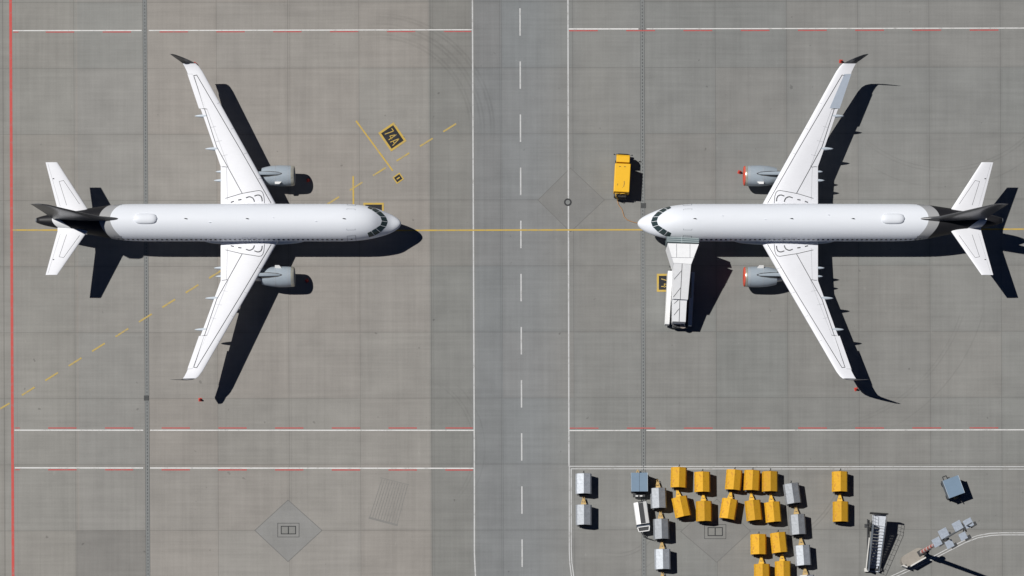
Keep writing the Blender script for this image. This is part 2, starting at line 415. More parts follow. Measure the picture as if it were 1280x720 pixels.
for k in range(9):
    x0 = 711.2 + 71.55 * k
    strip(w, [(x0, 38.4 - k * .1), (x0 + 36, 38.3 - k * .1)], 1.5, .008)
    x0 = 712 + 71.4 * k
    strip(w, [(x0, 535.2 - k * .05), (x0 + 36, 535.2 - k * .05)], 1.4, .008)
structure('red_dashed_line', w, 'stripe_r2')
w = MB()
strip(w, [(16, 287.6), (500, 288), (800, 287.2), (1330, 286.4)], 1.9, .016)
strip(w, [(445, 151), (491, 213.5)], 2.0, .016); strip(w, [(441.5, 220), (442, 287)], 2.0, .014)
structure('yellow_taxi_line', w, 'stripe_y'); w = MB(); strip(w, [(0, 511), (12, 504)], 2.2, .012)
for k in range(19):
    x0 = 27.3 + 29.27 * k; y0 = 494 - 18.3 * k
    strip(w, [(x0, y0), (x0 + 16, y0 - 10)], 2.1, .012)
structure('yellow_dashed_line', w, line_material('faded_yellow_road_paint', (0.44, 0.325, 0.10), 0.5))

def number_box(name, c, up, wr, hu, text, border=2.3, strokes=None):
    """black box with yellow border; up = direction of the letters' tops, in the photo's axes"""
    u = Vector(up).normalized(); r = Vector((-u.y, u.x))      # letters read to the right of 'up' (photo y runs down)
    def P(a, b): q = Vector(c) + r * a + u * b; return (q.x, q.y)
    m = MB(); m1 = [(-wr / 2, -hu / 2), (wr / 2, -hu / 2), (wr / 2, hu / 2), (-wr / 2, hu / 2)]
    quad(m, [P(*p) for p in m1], .020, 0)
    k = [(-wr / 2 + border, -hu / 2 + border), (wr / 2 - border, -hu / 2 + border), (wr / 2 - border, hu / 2 - border), (-wr / 2 + border, hu / 2 - border)]
    quad(m, [P(*p) for p in k], .024, 1)
    for st, sw in (strokes or []):
        for i in range(len(st) - 1):
            strip(m, [P(*st[i]), P(*st[i + 1])], sw, .028 + .003 * (i % 2), 0)
    return structure(name, m, ['stripe_y', 'stripe_k'])
def seven(x, h=12, w=4.6, s=1.0): return [([(x - w / 2, h / 2 - .7), (x + w / 2, h / 2 - .7)], s), ([(x + w / 2 - .5, h / 2 - .7), (x - w / 4, -h / 2)], s)]
def four(x, h=12, w=4.8, s=1.0): return [([(x + w / 5, -h / 2), (x + w / 5, h / 2)], s), ([(x + w / 5, h / 2 - .4), (x - w / 2, -h / 6)], s * .9), ([(x - w / 2 - .4, -h / 6), (x + w / 2, -h / 6)], s)]
def let_a(x, h=12, w=5.2, s=1.0): return [([(x - w / 2, -h / 2), (x, h / 2)], s), ([(x, h / 2), (x + w / 2, -h / 2)], s), ([(x - w / 3.2, -h / 5), (x + w / 3.2, -h / 5)], s)]
number_box('stand_number_marking', (490.5, 171.2), (76, -52), 28.5, 23.5, '74A', 2.6, seven(-7) + four(-.5) + let_a(6.5))
number_box('stand_number_marking', (832.5, 353.5), (1, 0), 22.5, 23, '74', 2.5, seven(-3.6, w=5) + four(3.6, w=5))
number_box('stand_number_marking', (467, 265), (-1, 0), 23, 25.5, '', 2.3, None)
number_box('stop_position_marking', (497.8, 222.8), (76, -52), 10, 11, '', 1.5, [([(0, -2.2), (0, 2.2)], 1.5)])

# hatches and covers
def hatch(c, w_, h_, label):
    t = thing('floor_hatch', G(*c), 0, label, 'hatch')
    q = MB(); a, b = w_ / S / 2, h_ / S / 2
    q.box((0, 0, .006), (2 * a + .5, 2 * b + .5, .012), mi=0)
    for sx in (-1, 1): q.box((sx * a, 0, .012), (.07, 2 * b + .07, .022)); q.box((0, sx * b, .0125), (2 * a, .06, .02))
    q.box((0, 0, .012), (.10, 2 * b, .022))
    for sx in (-1, 1): q.box((sx * (a + .34), 0, .006), (.05, 2 * b + .75, .020)); q.box((0, sx * (b + .34), .006), (2 * a + .75, .05, .019))
    o = q.build('hatch_frame', 'irondark', t)
    o.data.materials.clear(); o.data.materials.append(M['irondark'])
    for sx in (-1, 1):
        q = MB(); q.box((sx * a / 2, 0, .010), (a - .12, 2 * b - .10, .016)); q.build('hatch_cover', paint('hatch_plate', (.20, .20, .19), .8, var=.15, scale=4), t)
    return t
def hatch_slim(c, w_, h_, label):
    t = thing('floor_hatch', G(*c), 0, label, 'hatch')
    a, b = w_ / S / 2, h_ / S / 2
    q = MB()
    def rect(a, b, t_, z):
        for sx in (-1, 1): q.box((sx * a, 0, z), (t_, 2 * b + t_, .012)); q.box((0, sx * b, z), (2 * a - t_, t_, .012))
    rect(a, b, .09, .012); rect(a + .38, b + .34, .045, .010); q.box((0, 0, .012), (.10, 2 * b - .1, .012))
    q.build('hatch_frame', 'irondark', t)
    for sx in (-1, 1):
        q = MB(); q.box((sx * a / 2, 0, .009), (a - .12, 2 * b - .12, .010)); q.build('hatch_cover', M['hatchplate'], t)
    return t
M['hatchplate'] = paint('hatch_plate', (.20, .20, .19), .8, var=.15, scale=4)
hatch_slim((360.5, 662.6), 18, 9.5, 'double floor hatch in the diamond slab at the lower left of the apron')
hatch_slim((894, 664.5), 18, 10, 'double floor hatch in the concrete just below the rows of yellow carts')
t = thing('manhole', G(709.8, 252.8), 0, 'round dark manhole cover on the white road edge line', 'manhole')
q = MB(); n = 32
def ring(mb, r0, r1, z0, z1, mi=0):
    rr = [[Vector((r * math.cos(2 * math.pi * k / n), r * math.sin(2 * math.pi * k / n), z)) for k in range(n)] for r, z in ((r0, z0), (r0, z1), (r1, z1), (r1, z0))]
    mb.loft(rr, caps=False, mi=mi)
ring(q, .25, .42, 0, .022); q.build('frame', 'irondark', t)
q = MB(); q.prism([(.245 * math.cos(2 * math.pi * k / 24), .245 * math.sin(2 * math.pi * k / 24)) for k in range(24)], 0, .018); q.build('cover', M['drain'], t)
for c, l in (((183, 497.5), 'square dark inlet cover in the left drain channel below the wing'), ((804.3, 257), 'square dark inlet cover in the drain channel beside the yellow truck')):
    t = thing('drain_inlet', G(*c), 0, l, 'drain cover', 'inlet covers in the drain channels')
    q = MB(); q.box((0, 0, .012), (.46, .46, .018)); q.build('grate', 'iron', t)
    q = MB()
    for k in range(4): q.box((-.15 + .1 * k, 0, .023), (.04, .36, .006))
    for sx in (-1, 1): q.box((sx * .25, 0, .012), (.04, .54, .022)); q.box((0, sx * .25, .012), (.46, .04, .022))
    q.build('frame', 'irondark', t)

# ------------------------------------------------------------------ airliner
def hermite(xs, ys, x):
    if x <= xs[0]: return ys[0]
    if x >= xs[-1]: return ys[-1]
    i = max(k for k in range(len(xs) - 1) if xs[k] <= x)
    def sl(k): return (ys[k + 1] - ys[k]) / (xs[k + 1] - xs[k])
    def tg(k):
        if k == 0: return sl(0)
        if k == len(xs) - 1: return sl(k - 1)
        a, b = sl(k - 1), sl(k)
        return 0 if a * b <= 0 else 2 * a * b / (a + b)
    h = xs[i + 1] - xs[i]; t = (x - xs[i]) / h
    return (2*t**3 - 3*t*t + 1) * ys[i] + (t**3 - 2*t*t + t) * h * tg(i) + (-2*t**3 + 3*t*t) * ys[i+1] + (t**3 - t*t) * h * tg(i+1)
#        u,     half width, z top, z bottom
FUS = [(0, .05, 3.42, 3.30), (.06, .22, 3.58, 3.12), (.25, .46, 3.74, 2.95), (.6, .73, 3.90, 2.76), (1.1, 1.0, 4.10, 2.57), (1.6, 1.21, 4.42, 2.41),
       (2.2, 1.42, 4.88, 2.25), (2.9, 1.62, 5.38, 2.11), (3.8, 1.80, 5.70, 1.98), (5, 1.93, 5.88, 1.88), (6.5, 1.985, 5.95, 1.84), (12, 1.985, 5.96, 1.84),
       (27, 1.985, 5.95, 1.85), (29, 1.96, 5.95, 2.02), (31, 1.82, 5.93, 2.45), (33, 1.50, 5.88, 3.08), (35, 1.14, 5.78, 3.65), (37, .80, 5.62, 4.2), (38.5, .50, 5.45, 4.55), (39.2, .27, 5.32, 4.82)]
FU = [f[0] for f in FUS]
def fus(u): return tuple(hermite(FU, [f[k] for f in FUS], u) for k in (1, 2, 3))
def fpt(u, th, off=0.0):           # th: angle from the top towards +v
    hw, zt, zb = fus(u); hz = (zt - zb) / 2; zc = (zt + zb) / 2
    n = Vector((0, math.sin(th) * hz, math.cos(th) * hw)).normalized() * off
    return Vector((u, hw * math.sin(th), zc + hz * math.cos(th))) + n
def th_v(u, v): hw = fus(u)[0]; return math.asin(max(-.99, min(.99, v / hw)))
def th_z(u, z, s):
    hw, zt, zb = fus(u); hz = (zt - zb) / 2; zc = (zt + zb) / 2
    return s * math.acos(max(-1, min(1, (z - zc) / hz)))
def fpatch(mb, corners, off, n=6, mi=0):     # corners (u, th) x4
    P = []
    for i in range(n + 1):
        a = i / n
        for j in range(n + 1):
            b = j / n
            w_ = [(1 - a) * (1 - b), a * (1 - b), a * b, (1 - a) * b]
            u = sum(w_[k] * corners[k][0] for k in range(4)); th = sum(w_[k] * corners[k][1] for k in range(4))
            p = fpt(u, th, off); P.append(p)
    fs = [(i * (n + 1) + j, (i + 1) * (n + 1) + j, (i + 1) * (n + 1) + j + 1, i * (n + 1) + j + 1) for i in range(n) for j in range(n)]
    mb.add(P, fs, mi)
def ffline(mb, pts, w_, off=.006, mi=0, n=8):   # thin line on the hull through (u, th) points
    for (u0, t0), (u1, t1) in zip(pts[:-1], pts[1:]):
        hw = fus((u0 + u1) / 2)[0]; du, dt = u1 - u0, (t1 - t0) * hw; L = math.hypot(du, dt) or 1
        nu, nt = -dt / L * w_ / 2, du / L * w_ / 2 / hw
        ex = du / L * w_ / 2, dt / L * w_ / 2 / hw
        fpatch(mb, [(u0 + nu - ex[0], t0 + nt - ex[1]), (u1 + nu + ex[0], t1 + nt + ex[1]), (u1 - nu + ex[0], t1 - nt + ex[1]), (u0 - nu - ex[0], t0 - nt - ex[1])], off, n, mi)

# wing: v, leading edge u, trailing edge u, z, thickness ratio
WING = [(0.6, 12.4, 19.62, 2.75, .13), (2.23, 13.6, 19.6, 2.95, .13), (6.2, 15.8, 19.55, 3.40, .12), (11.4, 18.72, 21.34, 3.98, .11), (16.2, 21.4, 23.08, 4.5, .105), (16.75, 21.8, 23.35, 4.6, .10), (17.0, 22.1, 23.5, 4.72, .10)]
def airfoil(c, T): return 5 * T * (.2969 * math.sqrt(max(c, 0)) - .126 * c - .3516 * c * c + .2843 * c ** 3 - .1015 * c ** 4)
CS = [0, .006, .02, .045, .08, .13, .2, .28, .37, .47, .58, .69, .8, .9, 1.0]
def section(v, le, te, z, T, nrm=(0, 0, 1), s=1):
    ch = te - le; up = []; lo = []; nv = Vector(nrm)
    for c in CS:
        y = airfoil(c, T) * ch
        base = Vector((le + c * ch, s * v, z)); nn = Vector((nv.x, s * nv.y, nv.z))
        up.append(base + nn * y * 1.15 + nn * .004); lo.append(base - nn * y * .8)
    return up + list(reversed(lo))[:-1]
def wstat(v):
    for a, b in zip(WING[:-1], WING[1:]):
        if a[0] <= v <= b[0]:
            k = (v - a[0]) / (b[0] - a[0]); return [a[i] + (b[i] - a[i]) * k for i in range(5)]
    return list(WING[-1])
def wtop(u, v, st=wstat):
    _, le, te, z, T = st(v); ch = te - le; c = max(0, min(1, (u - le) / ch))
    for c0, c1 in zip(CS[:-1], CS[1:]):                 # same straight facets as the loft
        if c0 <= c <= c1:
            k = (c - c0) / (c1 - c0); y = airfoil(c0, T) * (1 - k) + airfoil(c1, T) * k; break
    return z + y * ch * 1.15 + .004
def wline(mb, pts, w_, s, mi=1, off=.018, st=wstat, step=.12):
    for (u0, v0), (u1, v1) in zip(pts[:-1], pts[1:]):
        L = math.hypot(u1 - u0, v1 - v0); n = max(1, int(L / step))
        nu, nv = -(v1 - v0) / L * w_ / 2, (u1 - u0) / L * w_ / 2; eu, ev = (u1 - u0) / L * w_ * .4, (v1 - v0) / L * w_ * .4
        A = []; B = []
        for i in range(n + 1):
            k = i / n; u = u0 + (u1 - u0) * k + eu * (2 * k - 1); v = v0 + (v1 - v0) * k + ev * (2 * k - 1)
            z = wtop(u, v, st) + off
            A.append(Vector((u + nu, s * (v + nv), z))); B.append(Vector((u - nu, s * (v - nv), z)))
        for i in range(n): mb.sheet([A[i], A[i + 1], B[i + 1], B[i]], mi)

STAB = [(.5, 33.2, 36.95, 5.05, .10), (1.2, 33.7, 36.95, 5.12, .10), (6.05, 36.85, 38.1, 5.95, .09)]
def sstat(v):
    for a, b in zip(STAB[:-1], STAB[1:]):
        if a[0] <= v <= b[0]:
            k = (v - a[0]) / (b[0] - a[0]); return [a[i] + (b[i] - a[i]) * k for i in range(5)]
    return list(STAB[-1])

def wheel(name, parent, c, r, w_):
    q = MB(); n = 20
    rings = [[Vector((c[0] + rr * math.cos(2 * math.pi * k / n), c[1] + y, c[2] + rr * math.sin(2 * math.pi * k / n))) for k in range(n)] for y, rr in ((-w_ / 2, r * .8), (-w_ / 2 * .8, r), (w_ / 2 * .8, r), (w_ / 2, r * .8))]
    q.loft(rings)
    o = q.build(name, 'rubber', parent, 40.0)
    q = MB(); rings = [[Vector((c[0] + r * .45 * math.cos(2 * math.pi * k / n), c[1] + y, c[2] + r * .45 * math.sin(2 * math.pi * k / n))) for k in range(n)] for y in (-w_ / 2 - .01, w_ / 2 + .01)]
    q.loft(rings); return o, q

def airliner(loc, rz, label, covers, lifted):
    T = thing('airliner', loc, rz, label, 'airplane', 'white airliners parked nose to nose')
    # hull
    us = [39.2 * 0 + 6.5 * (i / 26) ** 2 for i in range(27)] + [6.5 + i * (27 - 6.5) / 14 for i in range(1, 15)] + [27 + i * 12.2 / 26 for i in range(1, 27)]
    q = MB(); n = 64
    q.loft([[fpt(u, 2 * math.pi * k / n) for k in range(n)] for u in us])
    hull = q.build('fuselage', 'hull', T, True)
    # doors and hatch outlines are drawn as parts of their own
    for s in (1, -1):
        for u0, u1 in ((4.85, 5.75), (30.1, 30.85)):
            q = MB(); z0, z1 = 3.0, 4.98
            a0, a1 = th_z(u0, z1, s), th_z(u0, z0, s); b0, b1 = th_z(u1, z1, s), th_z(u1, z0, s)
            fpatch(q, [(u0, a0), (u1, b0), (u1, b1), (u0, a1)], .008, 8, 0)
            ffline(q, [(u0, a0), (u1, b0), (u1, b1), (u0, a1), (u0, a0)], .035, .014, 1)
            fpatch(q, [((u0 + u1) / 2 - .1, th_z(u0, 4.45, s)), ((u0 + u1) / 2 + .1, th_z(u0, 4.45, s)), ((u0 + u1) / 2 + .1, th_z(u0, 4.2, s)), ((u0 + u1) / 2 - .1, th_z(u0, 4.2, s))], .016, 2, 2)
            q.build('cabin_door', ['hull', 'doorline', 'cabinglass'], T, True)
        # overwing exits
        for u0 in (15.6, 16.5):
            q = MB(); a0, a1 = th_z(u0, 4.75, s), th_z(u0, 3.8, s)
            ffline(q, [(u0, a0), (u0 + .55, a0), (u0 + .55, a1), (u0, a1), (u0, a0)], .03, .008, 0)
            q.build('overwing_exit', ['faint'], T, True)
        # panel outline above the front door
        q = MB(); ffline(q, [(4.85, s * .55), (4.85, s * .62), (5.75, s * .62), (5.75, s * .55)], .03, .007, 0); q.build('door_seal', 'doorline', T, True)
        # cabin windows
        for k in range(46):
            u = 6.35 + .525 * k
            q = MB(); a, b_ = th_z(u, 4.52, s), th_z(u, 4.18, s); w_ = .13
            ths = [(u - w_ * .6, a), (u + w_ * .6, a), (u + w_, (a * .75 + b_ * .25)), (u + w_, (a * .25 + b_ * .75)), (u + w_ * .6, b_), (u - w_ * .6, b_), (u - w_, (a * .25 + b_ * .75)), (u - w_, (a * .75 + b_ * .25))]
            q.sheet([fpt(uu, tt, .010) for uu, tt in ths]); q.build('cabin_window', 'cabinglass', T)
        # cockpit windows: three each side
        for pane in ([(1.40, .022), (1.58, .50), (2.16, .44), (2.02, .022)],
                     [(1.61, .55), (2.16, 1.10), (2.64, .82), (2.19, .48)],
                     [(2.20, 1.13), (2.76, 1.46), (3.12, 1.13), (2.68, .85)],
                     [(2.81, 1.48), (3.40, 1.66), (3.56, 1.34), (3.17, 1.16)]):
            q = MB(); fpatch(q, [(u, th_v(u, s * v)) for u, v in pane], .012, 6); q.build('cockpit_window', 'glass', T, True)
    # roof fittings
    q = MB(); rings = []
    for i in range(13):
        a = i / 12; hw_ = .54 * (1 - abs(2 * a - 1) ** 4) ** .5 + .02; hh = .26 * (1 - abs(2 * a - 1) ** 4) ** .6 + .01
        u = 26.05 + 2.6 * a
        rings.append([Vector((u, hw_ * math.cos(t_) , 5.86 + .04 + (hh + .04) * max(math.sin(t_), -.3))) for t_ in [2 * math.pi * k / 24 for k in range(24)]])
    q.loft(rings); q.build('antenna_fairing', 'hull', T, True)
    for u in (5.8, 16.2, 22.8):
        q = MB(); q.loft([[Vector((u + x, y, 5.90)) for x, y in ((0, 0), (.15, .035), (.42, 0), (.15, -.035))], [Vector((u + .15 + x * .6, y * .5, 6.20)) for x, y in ((0, 0), (.15, .03), (.35, 0), (.15, -.03))]])
        q.build('blade_antenna', 'darkmetal', T)
    for u, v in ((8.9, .3), (13.5, -.1), (20.3, .4)):
        q = MB(); q.loft([[Vector((u + x, v + y, 5.88)) for x, y in ((0, 0), (.1, .02), (.3, 0), (.1, -.02))], [Vector((u + .05 + x * .6, v + y * .5, 6.04)) for x, y in ((0, 0), (.1, .02), (.25, 0), (.1, -.02))]])
        q.build('blade_antenna', 'hull', T)
    # belly fairing
    q = MB(); rings = []
    for i in range(21):
        a = i / 20; k = math.sin(math.pi * a) ** .55 if 0 < a < 1 else 0
        hw_ = 1.75 + .42 * k; zt = 2.75 + .55 * k; zb = 2.0 - .42 * k
        rings.append([Vector((10.6 + 10.8 * a, hw_ * math.copysign(abs(math.cos(t_)) ** .8, math.cos(t_)), (zt + zb) / 2 + (zt - zb) / 2 * math.sin(t_))) for t_ in [2 * math.pi * j / 32 for j in range(32)]])
    q.loft(rings); q.build('belly_fairing', 'belly', T, True)
    # wings
    for s in (1, -1):
        q = MB(); q.loft([section(*w_[:5], s=s) for w_ in WING])
        # seams: spar lines, root panel with walkway marks, flap and spoiler edges
        wline(q, [(22.35, 15.75), (19.95, 8.25), (17.24, 3.31)], .062, s); wline(q, [(22.35, 15.75), (22.02, 15.8), (17.45, 8.05), (14.11, 2.25)], .062, s)
        wline(q, [(19.06, 2.80), (17.33, 3.25), (15.42, 3.57), (15.15, 3.52), (15.0, 3.36), (14.87, 2.95), (14.81, 2.25)], .055, s)
        wline(q, [(16.78, 2.80), (16.5, 2.90), (16.3, 2.88), (16.08, 2.76), (15.96, 2.58), (15.91, 2.40)], .10, s, off=.024)
        wline(q, [(15.86, 2.98), (15.6, 3.08), (15.4, 3.08), (15.2, 2.97), (15.09, 2.75), (15.06, 2.45)], .10, s, off=.024)
        wline(q, [(18.45, 2.36), (18.2, 2.44)], .11, s, off=.024); wline(q, [(17.63, 2.58), (17.36, 2.62)], .11, s, off=.024)
        wline(q, [(18.85, 6.1), (19.2, 6.15), (19.42, 6.15)], .05, s, 1); wline(q, [(18.85, 2.6), (18.92, 6.1)], .03, s, 2); wline(q, [(18.72, 6.15), (20.95, 12.2)], .03, s, 2)
        for v in (7.4, 8.9, 10.4):
            le, te = wstat(v)[1:3]; wline(q, [(le + (te - le) * .66, v), (le + (te - le) * .86, v - .12)], .03, s, 2)
        wline(q, [(21.55, 12.3), (20.95, 12.22)], .05, s, 1); wline(q, [(23.08, 15.95), (22.5, 15.9)], .04, s, 2)
        for v in (4.9, 7.6, 10.2, 12.9):            # leading edge slat joints
            le, te = wstat(v)[1:3]; wline(q, [(le + .06, v), (le + (te - le) * .12, v - .12)], .035, s, 2)
        wing = q.build('wing', ['wingwhite', 'seam', 'faint'], T, 30.0)
        # aileron
        q = MB(); z_ = .03; pts = []
        drop = .03 if (lifted and s > 0) else 0
        v0, v1 = 12.3, 15.9; te0, te1 = wstat(v0)[2], wstat(v1)[2]
        c0, c1 = (.95, .70) if (lifted and s > 0) else (.62, .45)
        A = [Vector((te0 - c0, s * v0, wtop(te0 - c0, v0) + .015)), Vector((te1 - c1, s * v1, wtop(te1 - c1, v1) + .015)), Vector((te1 + .05, s * v1, wstat(v1)[3] + .03 + drop)), Vector((te0 + .16, s * v0, wstat(v0)[3] + .03 + drop))]
        B = [p - Vector((0, 0, .03)) for p in A]
        q.loft([B, A]); q.build('aileron', 'bluegrey' if (lifted and s > 0) else 'wingwhite', wing)
        # winglet: blends up and sweeps back
        path = [(17.0, 22.1, 23.5, 4.72, (0, -.35, .94)), (17.15, 22.45, 23.72, 4.92, (0, -.7, .71)), (17.24, 22.8, 23.95, 5.3, (0, -.94, .34)), (17.33, 23.35, 24.25, 6.0, (0, -.985, .17)), (17.42, 24.05, 24.55, 6.75, (0, -.99, .12)), (17.44, 24.35, 24.62, 6.92, (0, -.99, .12))]
        q = MB(); q.loft([section(v, le, te, z, .085, nn, s=s) for v, le, te, z, nn in path]); q.build('winglet', 'finblack', wing, 40.0)
        # flap track fairings
        for v, tail in ((4.75, 20.35), (5.68, 20.15), (8.1, 21.25), (11.56, 22.35)):
            q = MB(); rings = []; zt = wstat(v)[3]; u0 = tail - 3.0
            for i in range(15):
                a = i / 14; r = .22 * (math.sin(math.pi * a ** .8)) ** .6 + .006
                rings.append([Vector((u0 + 3.0 * a, s * v + r * math.cos(t_), zt - .24 + .05 * a + 1.3 * r * math.sin(t_))) for t_ in [2 * math.pi * k / 14 for k in range(14)]])
            q.loft(rings); q.build('flap_fairing', 'belly', wing, True)
        # engine
        ec = (11.65, s * 5.5, 1.95)
        q = MB()
        q.lathe_x([(0.35, .80), (.1, .90), (.03, .95), (0, .98), (.05, 1.03), (.2, 1.07), (.9, 1.11), (1.7, 1.12), (2.5, 1.07), (3.1, .96), (3.55, .84), (3.56, .78), (2.6, .80), (2.4, .2)], ec, 48)
        q.lathe_x([(.5, .80), (.6, .2), (.35, .02)], ec, 32)
        # visible rings of the cowling seams
        q.lathe_x([(.62, 1.105), (.62, 1.112), (.65, 1.112), (.65, 1.105)], ec, 48, mi=1); q.lathe_x([(2.05, 1.11), (2.05, 1.118), (2.08, 1.118), (2.08, 1.10)], ec, 48, mi=1)
        eng = q.build('engine', ['nacelle', 'faint'], T, 40.0)
        q = MB(); q.lathe_x([(.28, .83), (.1, .905), (.025, .955), (-.012, .985), (.04, 1.038), (.2, 1.080), (.36, 1.09)], ec, 48); q.build('inlet_lip', 'lip', eng, True)
        q = MB(); q.lathe_x([(2.5, .60), (3.5, .58), (4.3, .46), (4.32, .40), (3.9, .38)], ec, 32); q.lathe_x([(3.8, .3), (4.5, .22), (4.95, .02)], ec, 24); q.build('exhaust_nozzle', 'metal', eng, True)
        q = MB(); rings = []
        for u, hw_, zb, zt in ((13.0, .03, 2.95, 3.06), (13.3, .11, 2.9, 3.17), (14.2, .17, 2.8, 3.30), (15.0, .19, 2.6, 3.36), (15.8, .18, 2.55, 3.36), (17.0, .12, 2.8, 3.30)):
            rings.append([Vector((u, s * 5.5 + y * hw_, z)) for y, z in ((-1, zb), (1, zb), (.9, zt - .05), (0, zt), (-.9, zt - .05))])
        q.loft(rings)
        q.loft([[Vector((u, s * 5.5 + y * hw_, z)) for y, z in ((-1, zt - .3), (1, zt - .3), (1, zt), (-1, zt))] for u, hw_, zt in ((12.95, .05, 3.085), (13.4, .20, 3.08), (14.4, .30, 3.00), (15.2, .30, 2.88), (15.6, .2, 2.8))], mi=1)
        q.build('pylon', ['nacelle', 'darkmetal'], eng, 30.0)
        q = MB(); si = -s                                  # strake on the inboard side
        q.loft([[Vector((u, s * 5.5 + si * a, z)) for u, a, z in ((13.0, .82, 2.70), (13.75, .82, 2.70), (13.72, 1.10, 2.86), (13.25, 1.10, 2.86))], [Vector((u, s * 5.5 + si * (a - .02), z + .035)) for u, a, z in ((13.0, .82, 2.70), (13.75, .82, 2.70), (13.72, 1.10, 2.86), (13.25, 1.10, 2.86))]])
        q.build('strake', 'white', eng)
        if covers:
            q = MB(); q.lathe_x([(-.06, .02), (-.08, .5), (-.05, .92), (-.02, 1.0), (.03, 1.045), (.10, 1.075), (.11, 1.06)], ec, 40); q.build('inlet_cover', 'cover', eng, True)
        # tailplane
        q = MB(); q.loft([section(*w_[:5], s=s) for w_ in STAB])
        wline(q, [(34.55, 1.7), (36.2, 4.15), (36.68, 4.05), (35.95, 1.6)], .035, s, 1, .010, sstat)
        wline(q, [(37.25, 4.35), (37.33, 4.35)], .10, s, 1, .014, sstat)
        wline(q, [(36.65, 1.5), (37.85, 5.9)], .03, s, 2, .008, sstat)
        q.build('tailplane', ['wingwhite', 'seam', 'faint'], T, 30.0)
        # main gear
        q = MB(); q.tube([(17.9, s * 3.8, 3.0), (17.9, s * 3.8, .6)], .13); q.tube([(17.9, s * 3.3, .58), (17.9, s * 4.3, .58)], .09); q.tube([(17.9, s * 3.75, 1.0), (17.3, s * 2.4, 2.4)], .07)
        gr = q.build('main_gear', 'metal', T, 40.0)
        for dy in (-.45, .45): wheel('wheel', gr, (17.9, s * 3.8 + dy, .58), .58, .40)
    q = MB(); q.tube([(5.1, 0, 2.3), (5.1, 0, .4)], .09); q.tube([(5.1, -.35, .38), (5.1, .35, .38)], .06)
    gr = q.build('nose_gear', 'metal', T, 40.0)
    for dy in (-.25, .25): wheel('wheel', gr, (5.1, dy, .38), .38, .22)
    # fin with dorsal fillet
    def fsec(z, le, te, T_):
        ch = te - le
        return [Vector((le + c * ch, airfoil(c, T_) * ch, z)) for c in CS] + [Vector((le + c * ch, -airfoil(c, T_) * ch, z)) for c in reversed(CS[1:-1])]
    q = MB(); q.loft([fsec(5.2, 29.9, 37.3, .06), fsec(5.95, 30.3, 37.35, .065), fsec(6.25, 31.3, 37.4, .08), fsec(6.7, 32.1, 37.45, .09), fsec(9.0, 33.9, 37.75, .10), fsec(12.8, 36.6, 38.35, .10), fsec(13.3, 37.2, 38.45, .08)])
    q.build('tail_fin', 'finblack', T, 30.0)
    q = MB(); q.lathe_x([(0, .25), (.08, .23), (.14, .18), (.14, .12), (0, .11)], (39.18, 0, 5.07), 20); q.build('exhaust_outlet', 'galv', T, True)
    return T

Y0 = 61.62
airliner((-12.2, Y0, 0), math.pi, 'white twin-engine airliner with dark tail, nose to the right, on the left stand', False, False)
airliner((13.44, Y0, 0), 0, 'white airliner pointing left, with boarding stairs at its front door and red engine covers', True, True)

# ------------------------------------------------------------------ covered boarding stairs at the right airliner
def rel(root, px, py, z): return G(px, py, z) - root.location
base = G(852, 372)
T = thing('covered_boarding_stairs', base, 0, 'white covered boarding stairs truck docked at the front door of the right airliner', 'boarding stairs')
L = lambda px, py, z: rel(T, px, py, z)
def hull_quad(mb, top, z_low, mi=0):
    """roof polygon with side walls down to z_low(list)"""
    A = [L(*p) for p in top]; B = [Vector((a.x, a.y, zl)) for a, zl in zip(A, z_low)]
    mb.loft([B, A], mi=mi)
q = MB()
A = [(834.6, 304.0, 6.55), (873.5, 305.2, 6.55), (864.0, 330.1, 6.2), (842.0, 328.6, 6.2)]
hull_quad(q, A, [2.6, 2.6, 2.4, 2.4])
for x0, x1, zz in ((845.6, 845.6, 0), (862.4, 862.4, 0)):
    a, b = L(x0, 304.7, 6.56), L(x1, 321.8, 6.32); q.tube([a, b], .025, 5, mi=1)
a, b = L(838.8, 321.6, 6.32), L(868, 322.2, 6.32); q.tube([a, b], .025, 5, mi=1)
q.build('canopy_head', ['canopy', 'faint'], T)
def roof_section(name, c4, low, seams):
    q = MB(); A = [L(*p) for p in c4]; B = [Vector((a.x, a.y, a.z - lo)) for a, lo in zip(A, low)]
    q.loft([B, A], mi=0)
    def on(sx, sy):                                # bilinear point on the roof
        p = (A[0] * (1 - sx) + A[1] * sx) * (1 - sy) + (A[3] * (1 - sx) + A[2] * sx) * sy
        return p + Vector((0, 0, .02))
    for s0, s1 in seams:
        p0, p1 = on(*s0), on(*s1); q.tube([p0, p1], .022, 5, mi=1)
    return q.build(name, ['canopy', 'seam'], T)
roof_section('canopy_upper_section', [(842.3, 328.9, 6.16), (863.8, 330.4, 6.16), (859.8, 374.5, 4.1), (840.6, 373.5, 4.1)], [3.6, 3.6, 2.6, 2.6], [((.48, 0), (.5, 1)), ((.05, .45), (.46, .2)), ((.05, .95), (.47, .68))])
roof_section('canopy_lower_section', [(840.9, 373.6, 3.85), (858.6, 374.8, 3.85), (857.0, 402.3, 2.75), (840.6, 401.7, 2.75)], [2.1] * 4, [((.5, 0), (.5, 1)), ((.1, .2), (.45, 0.0)), ((.1, .72), (.47, .42))])
